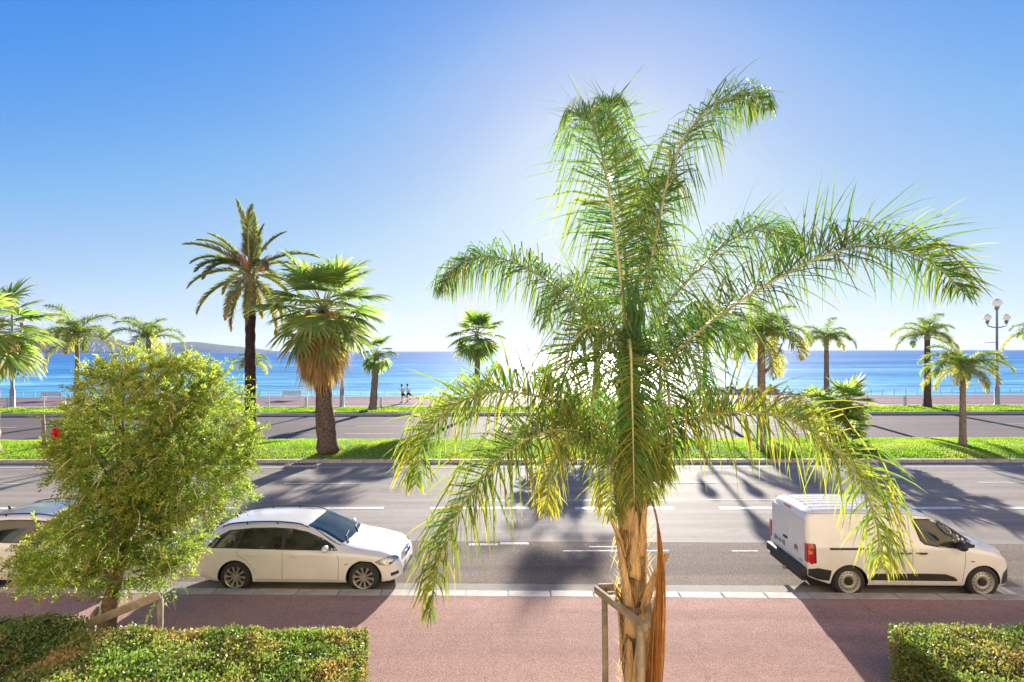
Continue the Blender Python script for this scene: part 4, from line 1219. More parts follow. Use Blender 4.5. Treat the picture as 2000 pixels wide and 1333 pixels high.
# ------------------------------------------------------------------ street lamps
def lamp(x, y, label, sign=True):
    root = empty('street_lamp', (x, y, .25)); tag(root, label, 'street lamp', 'three-globe lamps along the promenade')
    b = MB(); b.tube([(0, 0, 0), (0, 0, .1), (0, 0, 1.5), (0, 0, 1.75), (0, 0, 8.6)], [.26, .2, .2, .13, .09], 12); b.build('pole', M['grey_metal'], root, 40)
    b = MB(); b.tube([(-.85, 0, 7.35), (-.80, 0, 7.15), (-.4, 0, 7.02), (0, 0, 7.0), (.4, 0, 7.02), (.80, 0, 7.15), (.85, 0, 7.35)], .05, 8); b.build('arm', M['grey_metal'], root, True)
    for (gx, gz, s) in ((-.86, 7.45, .9), (.86, 7.45, .9), (0, 8.7, 1.15)):
        b = MB(); b.tube([(gx, 0, gz-.12), (gx, 0, gz+.12), (gx, 0, gz+.2)], [.12*s, .17*s, .2*s], 10); f = b.build('lamp_socket', M['grey_metal'], root, True)
        b = MB(); b.ellipsoid((gx, 0, gz+.2+.27*s), (.36*s, .36*s, .30*s), 18, 12); b.build('globe', M['globe'], root, True)
        b = MB(); b.ellipsoid((gx, 0, gz+.2+.50*s), (.17*s, .17*s, .10*s), 12, 8); b.build('globe_cap', M['grey_metal'], f, True)
    if sign:
        b = MB(); b.beam((-.05, 0, 5.65), (-1.15, 0, 5.6), .04, .05); b.build('bracket', M['grey_metal'], root)
for px, dx, lb in ((1947, 0, 'three-globe street lamp at right, its grey pole rising from the grass verge'), (1289, 0, 'three-globe street lamp hidden behind the big front palm, casting its shadow on the road'), (668, 0, 'three-globe street lamp behind the shaggy fan palm'), (24, 0, 'three-globe street lamp at left behind the cut-off fan palm leaves')):
    p = gp(px, hor(px)+108, .25); lamp(p.x, p.y, lb)

# ------------------------------------------------------------------ railings
rl = empty('white_railing', (0, 0, .25)); tag(rl, 'white post and rail barrier along the inland edge of the promenade', 'railing')
wp = MB(); wp.box(0, 0, .45, .22, .12, .9); wide_me = wp.mesh('post', M['white_metal'])
wp = MB(); wp.box(0, 0, .5, .07, .07, 1.0); thin_me = wp.mesh('post', M['white_metal'])
yb = L_g2b(0)
for i in range(-15, 17):
    x = (597-1000)*yb/F + i*3.36
    o = link('post', wide_me if i % 2 == 0 else thin_me, rl); o.location = (x, yb+.1, 0)
for z in (.35, .62, .92):
    b = MB(); b.beam((-56, yb+.1, z), (56, yb+.1, z), .022, .022); b.build('rail', M['white_metal'], rl)
rl = empty('sea_railing', (0, 0, .25)); tag(rl, 'thin white railing along the sea edge of the promenade', 'railing')
yb2 = L_prom(0)+.15
wp = MB(); wp.box(0, 0, .34, .045, .045, .68); thin_me = wp.mesh('post', M['white_metal'])
for i in range(-46, 47):
    o = link('post', thin_me, rl); o.location = (i*1.28, L_prom(i*1.28)+.15, 0)
for z in (.36, .68):
    b = MB(); b.beam((-60, L_prom(-60)+.15, z), (60, L_prom(60)+.15, z), .02, .02); b.build('rail', M['white_metal'], rl)

# ------------------------------------------------------------------ benches
def bench(px, D, label, w=1.9, rz=0.0):
    root = empty('bench', ((px-1000)*D/F, D, .25), rz); tag(root, label, 'bench', 'white benches facing the sea')
    for k in range(4):
        b = MB(); b.box(0, -.18, .50+k*.125, w, .03, .10); b.build('back_slat', M['bench'], root)
    for k in range(4):
        b = MB(); b.box(0, -.05+k*.12, .44, w, .10, .03); b.build('seat_slat', M['bench'], root)
    for s in (-1, 1):
        b = MB(); b.box(s*(w/2-.06), -.20, .46, .06, .05, .92); b.box(s*(w/2-.06), .32, .21, .06, .05, .42); b.box(s*(w/2-.06), .06, .405, .05, .5, .04); b.build('leg', M['bench'], root)
bench(571, 57.0, 'white bench on the promenade between the dark palm trunk and the shaggy fan palm')
bench(103, 57.0, 'white bench on the promenade left of the two walkers', 2.1)
bench(1584, 57.0, 'white bench on the promenade beside the rock jetty', 1.9, .12)

# ------------------------------------------------------------------ people
def skin_mesh(name, verts, edges, radii, mat, parent, sub=2):
    me = bpy.data.meshes.new(name); bm = bmesh.new()
    lay = bm.verts.layers.skin.verify()
    vs = []
    for i, (v, rr) in enumerate(zip(verts, radii)):
        q = bm.verts.new(v); q[lay].radius = (rr, rr); q[lay].use_root = (i == 0); vs.append(q)
    for a, c in edges: bm.edges.new((vs[a], vs[c]))
    bm.to_mesh(me); bm.free(); me.materials.append(mat)
    o = link(name, me, parent)
    o.modifiers.new('skin', 'SKIN').use_smooth_shade = True
    m = o.modifiers.new('sub', 'SUBSURF'); m.levels = sub; m.render_levels = sub
    return o
def person(loc_, rz, label, pose, top_mat, bottom_mat, group=None, skirt_=False):
    """x forward, y left; joints in metres for a body 1.75 m tall"""
    root = empty('person', loc_, rz); tag(root, label, 'person', group)
    J = dict(pelvis=(0, 0, .93), waist=(.02, 0, 1.08), chest=(.05, 0, 1.32), neck=(.07, 0, 1.48), headb=(.09, 0, 1.56), head=(.10, 0, 1.66), crown=(.10, 0, 1.73),
             shl=(.05, .17, 1.40), shr=(.05, -.17, 1.40), ell=(-.05, .23, 1.14), elr=(.05, -.23, 1.14), wrl=(.12, .2, .98), wrr=(.2, -.2, 1.05), hdl=(.16, .2, .93), hdr=(.27, -.19, 1.08),
             hil=(0, .09, .90), hir=(0, -.09, .90), knl=(.05, .1, .50), knr=(.05, -.1, .50), anl=(0, .1, .09), anr=(0, -.1, .09), tol=(.17, .11, .04), tor=(.17, -.11, .04))
    J.update(pose)
    names = list(J)
    idx = {n: i for i, n in enumerate(names)}
    rad = dict(pelvis=.13, waist=.115, chest=.135, neck=.055, headb=.075, head=.095, crown=.06, shl=.065, shr=.065, ell=.042, elr=.042, wrl=.028, wrr=.028, hdl=.036, hdr=.036,
               hil=.09, hir=.09, knl=.058, knr=.058, anl=.036, anr=.036, tol=.032, tor=.032)
    E = [('pelvis', 'waist'), ('waist', 'chest'), ('chest', 'neck'), ('neck', 'headb'), ('headb', 'head'), ('head', 'crown'), ('chest', 'shl'), ('chest', 'shr'), ('shl', 'ell'), ('shr', 'elr'), ('ell', 'wrl'), ('elr', 'wrr'), ('wrl', 'hdl'), ('wrr', 'hdr'),
         ('pelvis', 'hil'), ('pelvis', 'hir'), ('hil', 'knl'), ('hir', 'knr'), ('knl', 'anl'), ('knr', 'anr'), ('anl', 'tol'), ('anr', 'tor')]
    skin_mesh('body', [J[n] for n in names], [(idx[a], idx[c]) for a, c in E], [rad[n] for n in names], M['skin'], root)
    V = lambda n: Vector(J[n])
    up = [V('chest'), V('waist'), V('pelvis')+Vector((0, 0, .04)), V('neck')-Vector((0, 0, .05)), V('shl'), V('shl').lerp(V('ell'), .7), V('shr'), V('shr').lerp(V('elr'), .7)]
    skin_mesh('shirt', up, [(0, 1), (1, 2), (0, 3), (0, 4), (4, 5), (0, 6), (6, 7)], [.155, .135, .15, .07, .08, .062, .08, .062], top_mat, root)
    lo = [V('pelvis'), V('hil'), V('hil').lerp(V('knl'), .85 if not skirt_ else .98), V('hir'), V('hir').lerp(V('knr'), .85), V('waist')-Vector((0, 0, .06))]
    skin_mesh('shorts', lo, [(0, 1), (1, 2), (0, 3), (3, 4), (0, 5)], [.15, .115, .095, .115, .095, .135], bottom_mat, root)
    b = MB(); h = V('head'); b.ellipsoid(h+Vector((-.025, 0, .035)), (.108, .098, .105), 14, 10); b.build('hair', M['hair'], root, True)
    for s in ('l', 'r'):
        b = MB(); a = V('an'+s); t = V('to'+s); b.tube([a-(t-a)*.35-Vector((0, 0, .03)), a-Vector((0, 0, .03)), t], [.04, .052, .04], 8); b.build('shoe', M['cloth_dark'], root, True)
    return root
run = dict(ell=(-.28, .22, 1.22), wrl=(-.12, .2, 1.02), hdl=(-.06, .2, .98), elr=(.12, -.25, 1.15), wrr=(.33, -.2, 1.25), hdr=(.40, -.18, 1.29),
           knl=(.02, .1, .50), anl=(.04, .1, .10), tol=(.22, .11, .06), knr=(-.25, -.1, .60), anr=(-.66, -.1, .42), tor=(-.72, -.1, .26))
run2 = dict(run, knr=(-.30, -.1, .58), anr=(-.75, -.1, .50), tor=(-.84, -.1, .34), knl=(.14, .1, .52), anl=(.02, .1, .12), tol=(.18, .11, .05))
PG = 'joggers and walkers on the promenade'
p = gp(786, 787, .25); person((p.x, p.y, .25), math.pi, 'runner in white shirt and dark shorts, nearer of the pair running left by the sea', run, M['cloth_white'], M['cloth_navy'], PG)
person((p.x+.42, p.y+.7, .25), math.pi, 'runner in pale shirt and dark shorts, farther of the pair running left by the sea', run2, M['cloth_white'], M['cloth_navy'], PG)
p = gp(159, 780, .25); person((p.x, p.y, .25), 2.6, 'person in white top and purple shorts walking right beside the left feathery palm trunk', {}, M['cloth_white'], M['cloth_purple'], PG)
person((p.x-.75, p.y+.1, .25), 2.9, 'person in dark clothes half hidden behind the left feathery palm trunk', {}, M['cloth_dark'], M['cloth_dark'], PG)
p = gp(1026, 788, .25); person((p.x, p.y, .25), 3.3, 'person in red top on the promenade above the left fronds of the big front palm', {}, M['cloth_red'], M['cloth_dark'], PG)

# ------------------------------------------------------------------ vehicles
def lerp_tab(tab, x):
    if x <= tab[0][0]: return tab[0][1]
    for (a, ya), (b, yb) in zip(tab, tab[1:]):
        if x <= b:
            t = (x-a)/(b-a); return ya+(yb-ya)*t
    return tab[-1][1]
def smooth_tab(tab, x):
    """monotone-ish cubic through the table"""
    n = len(tab)
    if x <= tab[0][0]: return tab[0][1]
    if x >= tab[-1][0]: return tab[-1][1]
    for i in range(n-1):
        if x <= tab[i+1][0]:
            x0, y0 = tab[i]; x1, y1 = tab[i+1]; h = x1-x0
            def sl(j):
                if j <= 0 or j >= n-1: return (tab[min(j+1, n-1)][1]-tab[max(j-1, 0)][1])/(tab[min(j+1, n-1)][0]-tab[max(j-1, 0)][0])
                a = (tab[j][1]-tab[j-1][1])/(tab[j][0]-tab[j-1][0]); b = (tab[j+1][1]-tab[j][1])/(tab[j+1][0]-tab[j][0])
                return 0 if a*b < 0 else 2*a*b/(a+b+1e-12)
            m0, m1 = sl(i), sl(i+1); t = (x-x0)/h
            return (2*t**3-3*t*t+1)*y0+(t**3-2*t*t+t)*h*m0+(-2*t**3+3*t*t)*y1+(t**3-t*t)*h*m1
class Car:
    def __init__(s, top, belt, plan, sill, W, tumble, crown, glassline=.35, roofdrop=.055):
        s.top, s.belt, s.plan, s.sill, s.W, s.tumble, s.crown, s.gl, s.rd = top, belt, plan, sill, W, tumble, crown, glassline, roofdrop
    def section(s, x):
        top = smooth_tab(s.top, x); zb = min(smooth_tab(s.belt, x), top-.035); W = s.W*smooth_tab(s.plan, x); zs = smooth_tab(s.sill, x)
        g_ = max(0, min(1, (top-zb-.04)/s.gl)); g_ = g_*g_*(3-2*g_)
        zr = (zb+.55*(top-zb))*(1-g_)+(top-s.rd)*g_
        yr = (W-.11)*(1-g_)+(W-.05-s.tumble)*g_
        m1, m2 = zs+(zb-zs)*.22, zs+(zb-zs)*.55
        P = [(0, zs), (W*.75, zs), (W-.05, zs+.015), (W-.012, zs+.08), (W, m1), (W+.004, m2), (W-.008, zb-.09), (W-.022, zb-.02), (W-.045, zb+.008*(1+g_)),
             (W-.05+(yr-W+.05)*.5+.012*g_, zb+(zr-zb)*.5), (yr+.006, zr-.02*g_), (yr-.035, zr+(top-zr)*.42), (yr-.10, zr+(top-zr)*.70), (yr*.55, top-s.crown*.28), (yr*.27, top-s.crown*.06), (0, top)]
        return P
    def yside(s, x, z):
        P = s.section(x)[2:12]
        for (y0, z0), (y1, z1) in zip(P, P[1:]):
            if z0 <= z <= z1: return y0+(y1-y0)*(z-z0)/max(1e-6, z1-z0)
        return P[-1][0] if z > P[-1][1] else P[0][0]
    def ztop(s, x, y):
        P = s.section(x)[9:]
        y = abs(y)
        for (y0, z0), (y1, z1) in zip(P, P[1:]):
            if y1 <= y <= y0: return z0+(z1-z0)*(y0-y)/max(1e-6, y0-y1)
        return P[0][1]
    def shell(s, name, parent, stations, wheels, arch_r, extra=None):
        bm = bmesh.new(); rings = []
        for x in stations:
            P = s.section(x); half = [(y, z) for y, z in P]
            ring = [bm.verts.new((x, y, z)) for y, z in half]+[bm.verts.new((x, -y, z)) for y, z in reversed(half[1:-1])]
            rings.append(ring)
        n = len(rings[0])
        for a, c in zip(rings, rings[1:]):
            for k in range(n):
                bm.faces.new((a[k], a[(k+1) % n], c[(k+1) % n], c[k]))
        bm.faces.new(list(reversed(rings[0]))); bm.faces.new(rings[-1])
        bmesh.ops.recalc_face_normals(bm, faces=bm.faces)
        me = bpy.data.meshes.new(name); bm.to_mesh(me); bm.free()
        me.materials.append(M['paint']); me.materials.append(M['black_plastic'])
        tmp = bpy.data.objects.new('tmp', me); C.objects.link(tmp)
        cut = bmesh.new()
        for wx in wheels:
            for sg in (-1, 1):
                Mx = Matrix.Translation((wx, sg*(s.W-.02), .31)) @ Matrix.Rotation(R(90), 4, 'X')
                bmesh.ops.create_cone(cut, cap_ends=True, segments=40, radius1=arch_r, radius2=arch_r, depth=.56, matrix=Mx)
        cm = bpy.data.meshes.new('cut'); cut.to_mesh(cm); cut.free()
        co = bpy.data.objects.new('cut', cm); C.objects.link(co)
        md = tmp.modifiers.new('b', 'BOOLEAN'); md.operation = 'DIFFERENCE'; md.object = co; md.solver = 'EXACT'
        dg_ = bpy.context.evaluated_depsgraph_get(); dg_.update()
        nm = bpy.data.meshes.new_from_object(tmp.evaluated_get(dg_))
        bpy.data.objects.remove(tmp); bpy.data.objects.remove(co); bpy.data.meshes.remove(me); bpy.data.meshes.remove(cm)
        if len(nm.materials) == 0:
            nm.materials.append(M['paint']); nm.materials.append(M['black_plastic'])
        for p in nm.polygons:
            p.use_smooth = True
            c = p.center; dark = False
            for wx in wheels:
                dd = [math.hypot(nm.vertices[v].co.x-wx, nm.vertices[v].co.z-.31) for v in p.vertices]
                if max(dd) < arch_r+.004 and (abs(p.normal.y) < .3 or abs(c.y) < s.W-.2): dark = True
            if p.normal.z < -.7: dark = True
            if extra and extra(p, nm): dark = True
            p.material_index = 1 if dark else 0
        nm.set_sharp_from_angle(angle=R(38))
        o = link(name, nm, parent)
        return o
    def side_panel(s, name, parent, poly, mat, off, sg, step=.05, sub=None):
        """a panel that follows the flank; poly is its outline in (x, z)"""
        pts = []
        m = len(poly)
        for i in range(m):
            a, c = Vector(poly[i]), Vector(poly[(i+1) % m]); k = max(1, int((c-a).length/step))
            for j in range(k): pts.append(a.lerp(c, j/k))
        bm = bmesh.new()
        vs = [bm.verts.new((p.x, p.y, 0)) for p in pts]
        f = bm.faces.new(vs)
        xs = [p.x for p in pts]; zs_ = [p.y for p in pts]
        gx = min(xs)+step*1.3
        geom = bm.verts[:]+bm.edges[:]+bm.faces[:]
        while gx < max(xs):
            bmesh.ops.bisect_plane(bm, geom=bm.verts[:]+bm.edges[:]+bm.faces[:], plane_co=(gx, 0, 0), plane_no=(1, 0, 0)); gx += max(step, .07)*1.5
        gz = min(zs_)+.06
        while gz < max(zs_):
            bmesh.ops.bisect_plane(bm, geom=bm.verts[:]+bm.edges[:]+bm.faces[:], plane_co=(0, gz, 0), plane_no=(0, 1, 0)); gz += .07
        for v in bm.verts:
            x, z = v.co.x, v.co.y
            v.co = Vector((x, sg*(s.yside(x, z)+off), z))
        bmesh.ops.recalc_face_normals(bm, faces=bm.faces)
        for f in bm.faces:
            if f.normal.y*sg < 0: f.normal_flip()
            f.smooth = True
        me = bpy.data.meshes.new(name); bm.to_mesh(me); bm.free(); me.materials.append(mat)
        return link(name, me, parent)
    def top_panel(s, name, parent, x0, x1, y0f, y1f, mat, off, nx=16, ny=14, xf=None):
        b = MB()
        for i in range(nx+1):
            for j in range(ny+1):
                t = i/nx
                v_ = -1+2*j/ny
                xa = x0+(x1-x0)*t
                y = v_*(y0f+(y1f-y0f)*t)
                if xf: xa = xf(t, v_)
                z = s.ztop(xa, y)
                b.v.append((xa+off*.5, y, z+off)); b.c.append(0)
        for i in range(nx):
            for j in range(ny):
                a = i*(ny+1)+j; b.f.append((a, a+ny+1, a+ny+2, a+1)); b.m.append(0)
        return b.build(name, mat, parent, True)
    def seam(s, parent, pts, sg, w=.008, off=.0025, mat='seam', name='panel_gap'):
        b = MB()
        P = []
        for a, c in zip(pts, pts[1:]):
            k = max(1, int(math.hypot(c[0]-a[0], c[1]-a[1])/.06))
            for j in range(k): P.append((a[0]+(c[0]-a[0])*j/k, a[1]+(c[1]-a[1])*j/k))
        P.append(pts[-1])
        for a, c in zip(P, P[1:]):
            d = Vector((c[0]-a[0], c[1]-a[1])).normalized(); nn = Vector((-d.y, d.x))*w/2
            q = [(a[0]-nn.x, a[1]-nn.y), (c[0]-nn.x, c[1]-nn.y), (c[0]+nn.x, c[1]+nn.y), (a[0]+nn.x, a[1]+nn.y)]
            b.quad(*[Vector((u, sg*(s.yside(u, z)+off), z)) for u, z in q])
        return b.build(name, M[mat], parent)

def wheel(parent, x, y, sg, rad, wid, style, z=None):
    w = empty('wheel', (x, y, rad if z is None else z), 0, parent)
    w.rotation_euler = (0, rnd.uniform(0, 6), 0)
    b = MB(); n = 40
    prof = [(rad*.70, -wid/2), (rad*.90, -wid/2-.004), (rad*.975, -wid/2+.02), (rad, -wid/2+.05), (rad, wid/2-.05), (rad*.975, wid/2-.02), (rad*.90, wid/2+.004), (rad*.70, wid/2)]
    for i in range(n):
        a = 2*math.pi*i/n
        for (rr, yy) in prof: b.v.append((math.cos(a)*rr, yy, math.sin(a)*rr)); b.c.append(0)
    m = len(prof)
    for i in range(n):
        for k in range(m-1):
            a = i*m+k; c = ((i+1) % n)*m+k
            b.f.append((a, a+1, c+1, c)); b.m.append(0)
    b.build('tyre', M['rubber'], w, True)
    yo = sg*(wid/2-.015)
    b = MB()
    r1 = rad*.72
    # barrel and dark inside
    for i in range(n):
        a0, a1 = 2*math.pi*i/n, 2*math.pi*(i+1)/n
        p = lambda a, rr, yy: (math.cos(a)*rr, yy, math.sin(a)*rr)
        b.quad(p(a0, r1, yo+sg*.012), p(a1, r1, yo+sg*.012), p(a1, r1*.93, yo), p(a0, r1*.93, yo), 0)
        b.quad(p(a0, r1*.93, yo), p(a1, r1*.93, yo), p(a1, r1*.9, yo-sg*.09), p(a0, r1*.9, yo-sg*.09), 0)
        b.tri(p(a0, r1*.9, yo-sg*.09), p(a1, r1*.9, yo-sg*.09), (0, yo-sg*.09, 0), 1)
    if style == 'alloy':
        for k in range(10):
            a = 2*math.pi*k/10
            for (ra, rb_, wa, wb) in ((r1*.18, r1*.60, .020, .017), (r1*.60, r1*.95, .017, .034)):
                q = []
                for (rr, ww) in ((ra, -wa), (rb_, -wb), (rb_, wb), (ra, wa)):
                    q.append(Vector((math.cos(a)*rr-math.sin(a)*ww, yo+sg*(.0-.02*(1-rr/r1)), math.sin(a)*rr+math.cos(a)*ww)))
                b.quad(*q, 0)
                qq = [v+Vector((0, -sg*.035, 0)) for v in q]
                b.quad(q[0], q[1], qq[1], qq[0], 0); b.quad(q[3], q[2], qq[2], qq[3], 0)
        b.tube([(0, yo-sg*.05, 0), (0, yo+sg*.004, 0)], [r1*.24, r1*.2], 16)
        mats = [M['alloy'], M['black_plastic']]
    else:
        for i in range(n):
            a0, a1 = 2*math.pi*i/n, 2*math.pi*(i+1)/n
            b.quad(p(a0, r1*.86, yo-sg*.03), p(a1, r1*.86, yo-sg*.03), p(a1, r1*.55, yo+sg*.0), p(a0, r1*.55, yo+sg*.0), 0)
            b.quad(p(a0, r1*.55, yo), p(a1, r1*.55, yo), p(a1, r1*.36, yo-sg*.02), p(a0, r1*.36, yo-sg*.02), 0)
            b.quad(p(a0, r1*.93, yo-sg*.01), p(a1, r1*.93, yo-sg*.01), p(a1, r1*.86, yo-sg*.03), p(a0, r1*.86, yo-sg*.03), 0)
        for k in range(16):
            a = 2*math.pi*k/16; c_ = Vector((math.cos(a)*r1*.73, yo-sg*.008, math.sin(a)*r1*.73))
            b.poly([c_+Vector((math.cos(t)*.014, 0, math.sin(t)*.014)) for t in [i*math.pi/4 for i in range(8)]], 1)
        b.tube([(0, yo-sg*.06, 0), (0, yo+sg*.012, 0), (0, yo+sg*.016, 0)], [r1*.33, r1*.33, r1*.2], 18, 1)
        mats = [M['steel'], M['black_plastic']]
    b.build('rim', mats, w)
    return w
def mirror(parent, x, y, z, sg, mat, sz=1.0):
    b = MB(); b.ellipsoid((x, y+sg*.11, z), (.07*sz, .115*sz, .075*sz), 12, 8)
    b.tube([(x+.02, y-sg*.03, z-.05), (x, y+sg*.06, z-.03)], [.03, .025], 6)
    b.build('wing_mirror', mat, parent, True)

# ---- estate car
def estate(loc_, rz, label, scale=1.0, variant=0):
    root = empty('estate_car' if variant == 0 else 'parked_car', loc_, rz); tag(root, label, 'car', 'white vehicles parked along the kerb')
    root.scale = (scale,)*3
    top = [(0, .60), (.04, .80), (.12, .98), (.24, 1.13), (.42, 1.28), (.70, 1.375), (1.2, 1.415), (1.7, 1.425), (2.2, 1.405), (2.52, 1.35), (2.9, 1.20), (3.28, 1.01), (3.42, .955), (3.7, .90), (4.05, .835), (4.3, .755), (4.44, .67), (4.51, .56), (4.53, .46)]
    belt = [(0, .90), (.6, .925), (2.0, .90), (3.0, .86), (3.5, .84), (4.2, .72), (4.53, .55)]
    if variant == 1:
        top = [(0, .7), (.04, .92), (.12, 1.10), (.22, 1.28), (.38, 1.45), (.70, 1.55), (1.2, 1.60), (1.7, 1.61), (2.2, 1.58), (2.5, 1.51), (2.85, 1.35), (3.2, 1.14), (3.34, 1.07), (3.65, 1.01), (3.95, .94), (4.12, .84), (4.22, .72), (4.28, .6), (4.3, .5)]
        belt = [(0, 1.02), (.6, 1.04), (2.0, 1.0), (3.0, .97), (3.5, .93), (4.1, .80), (4.3, .6)]
    Lc = top[-1][0]
    plan = [(0, .80), (.05, .86), (.18, .935), (.5, .985), (1.2, 1.0), (3.0, 1.0), (Lc-.85, .985), (Lc-.45, .945), (Lc-.22, .87), (Lc-.08, .76), (Lc, .62)]
    sill = [(0, .36), (.3, .27), (.7, .2), (Lc-.7, .2), (Lc-.25, .2), (Lc, .27)]
    W = .905
    car = Car(top, belt, plan, sill, W, .20 if variant == 0 else .17, .05)
    wr, wf = (1.01, 3.77) if variant == 0 else (.80, 3.44)
    st = sorted(set([round(x, 3) for x in [0, .015, .04, .08, .12, .18, .24, .32, .42, .55]+[.7+.1*i for i in range(int((Lc-1.3)/.1))]+[Lc-.6, Lc-.5, Lc-.4, Lc-.32, Lc-.25, Lc-.18, Lc-.12, Lc-.08, Lc-.04, Lc-.015, Lc]]))
    rw = .325 if variant == 0 else .33
    body = car.shell('body', root, st, (wr, wf), rw+.055)
    for wx in (wr, wf):
        for sg in (-1, 1): wheel(root, wx, sg*(W-.115), sg, rw, .215, 'alloy')
    for sg in (-1, 1):
        if variant == 0:
            ow = [(.36, .93), (.40, 1.00), (.55, 1.14), (.80, 1.265), (1.3, 1.315), (1.8, 1.325), (2.2, 1.30), (2.5, 1.24), (2.85, 1.10), (3.10, .965), (3.20, .885), (2.6, .895), (1.6, .915), (.9, .93)]
            wins = [[(.42, .945), (.47, 1.01), (.60, 1.125), (.82, 1.235), (1.06, 1.275), (1.00, .945)],
                    [(1.06, .945), (1.13, 1.285), (1.5, 1.305), (1.98, 1.305), (1.98, .925)],
                    [(2.07, .925), (2.07, 1.30), (2.25, 1.275), (2.5, 1.215), (2.82, 1.075), (3.03, .955), (3.06, .90)]]
        else:
            ow = [(.30, 1.06), (.36, 1.17), (.55, 1.36), (.85, 1.47), (1.3, 1.50), (1.8, 1.50), (2.2, 1.47), (2.5, 1.39), (2.8, 1.24), (3.05, 1.09), (3.12, 1.0), (2.4, 1.01), (1.4, 1.03)]
            wins = [[(.38, 1.08), (.44, 1.18), (.60, 1.33), (.85, 1.43), (1.0, 1.45), (.96, 1.06)],
                    [(1.03, 1.06), (1.08, 1.46), (1.4, 1.475), (1.92, 1.475), (1.92, 1.035)],
                    [(2.0, 1.035), (2.0, 1.47), (2.2, 1.44), (2.5, 1.35), (2.78, 1.21), (2.98, 1.08), (3.0, 1.02)]]
        car.side_panel('window_trim', root, ow, M['black_plastic'], .003, sg)
        for w_ in wins: car.side_panel('window', root, w_, M['carglass'], .007, sg)
        dz = 0 if variant == 0 else .12
        car.seam(root, [(2.03, .90+dz), (2.04, .6), (2.03, .27)], sg)
        car.seam(root, [(3.18, .86+dz), (3.24, .70), (3.24, .45), (3.22, .27)], sg)
        car.seam(root, [(1.04, .92+dz), (1.06, .80+dz), (1.25, .70), (1.42, .50), (1.46, .40)], sg, .006)
        car.seam(root, [(1.46, .285), (3.22, .275)], sg, .006)
        car.seam(root, [(.30, .80+dz), (1.0, .815+dz), (2.2, .775+dz), (3.3, .73+dz), (4.0, .66+dz*.6)], sg, .010, .003, 'paint', 'character_line')
        for hx in (1.38, 2.32):
            b = MB(); yv = car.yside(hx, .775+dz); b.tube([(hx-.10, sg*(yv+.004), .785+dz), (hx-.05, sg*(yv+.035), .787+dz), (hx+.05, sg*(yv+.035), .783+dz), (hx+.10, sg*(yv+.004), .78+dz)], [.012, .016, .016, .012], 6)
            b.build('door_handle', M['paint'], root, True)
        # roof rails
        b = MB(); pr = []
        for i in range(15):
            x = .62+(2.48-.62)*i/14; P = car.section(x)[10]
            lift = .045*math.sin(math.pi*i/14)**.35
            pr.append((x, sg*(P[0]-.035), car.ztop(x, P[0]-.035)+.008+lift))
        b.tube(pr, .014, 6)
        for i in (0, 4, 9, 14): b.tube([pr[i], (pr[i][0], pr[i][1], pr[i][2]-.05)], .016, 6)
        b.build('roof_rail', M['black_plastic'], root, True)
        hl = [(Lc-.52, .655+dz*.8), (Lc-.30, .72+dz*.6), (Lc-.13, .70+dz*.6), (Lc-.09, .635+dz*.6), (Lc-.25, .575+dz*.8), (Lc-.42, .60+dz*.8)]
        car.side_panel('headlight', root, hl, M['clear_glass'], .006, sg, .04)
        car.side_panel('headlight_surround', root, [(p_[0]+(p_[0]-(Lc-.3))*.08, p_[1]+(p_[1]-(.65+dz*.7))*.16) for p_ in hl], M['black_plastic'], .003, sg, .04)
        tl = [(.02, .70+dz), (.02, .86+dz), (.10, .885+dz), (.23, .83+dz), (.26, .74+dz), (.14, .70+dz)]
        car.side_panel('tail_light', root, tl, M['red_glass'], .006, sg, .04)
        car.side_panel('indicator', root, [(.10, .79+dz), (.19, .80+dz), (.22, .755+dz), (.13, .745+dz)], M['amber_glass'], .010, sg, .04)
        mirror(root, 2.98, sg*(W-.05), .96+dz, sg, M['paint'])
        b = MB(); b.beam((Lc-.20, sg*(car.yside(Lc-.20, .36)+.004), .36), (Lc-.06, sg*(car.yside(Lc-.06, .36)+.002), .38), .02, .07); b.build('fog_lamp_slot', M['black_plastic'], root)
        b = MB(); b.box(3.40, sg*(car.yside(3.4, .62)+.003), .62, .09, .008, .02); b.build('side_repeater', M['amber_glass'], root)
    if variant == 0: a, c = 2.50, 3.33
    else: a, c = 2.48, 3.27
    ya = car.section(a)[11][0]-.03; yc = car.section(c)[11][0]+.02
    car.top_panel('windscreen', root, a, c, ya, yc, M['windscreen'], .007, 18, 16, lambda t, v_: a+(c-a)*t - .09*v_*v_*t + .03*v_*v_*(1-t)*-1)
    car.top_panel('cowl', root, c-.01, c+.10, yc-.02, yc-.02, M['black_plastic'], .004, 4, 16, lambda t, v_: c-.005+(.085)*t-.09*v_*v_)
    for s in (-.55, .12):
        b = MB(); pts = [(c+.03, s, car.ztop(c+.03, s)+.02), (c-.10, s+.20, car.ztop(c-.10, s+.2)+.022), (c-.13, s+.5, car.ztop(c-.13, s+.5)+.022)]
        b.tube(pts, [.012, .009, .007], 5); b.build('wiper', M['black_plastic'], root)
    # bonnet gaps, grille, number plate, badge
    for s in (-1, 1):
        b = MB(); pts = []
        for i in range(11):
            x = c+.12+(Lc-.30-c-.12)*i/10; y = s*(car.section(x)[9][0]-.035-.10*(i/10)**2)
            pts.append(Vector((x, y, car.ztop(x, y)+.002)))
        for u, v_ in zip(pts, pts[1:]): b.quad(u+Vector((0, -.004, 0)), v_+Vector((0, -.004, 0)), v_+Vector((0, .004, 0)), u+Vector((0, .004, 0)))
        b.build('panel_gap', M['seam'], root)
    dzf = 0 if variant == 0 else .10
    for s in (-1, 1):
        b = MB(); b.box(Lc-.035, s*.13, .615+dzf, .07, .20, .12); b.build('grille', M['chrome'], root)
        b = MB(); b.box(Lc-.025, s*.13, .615+dzf, .07, .17, .09); b.build('grille_mesh', M['black_plastic'], root)
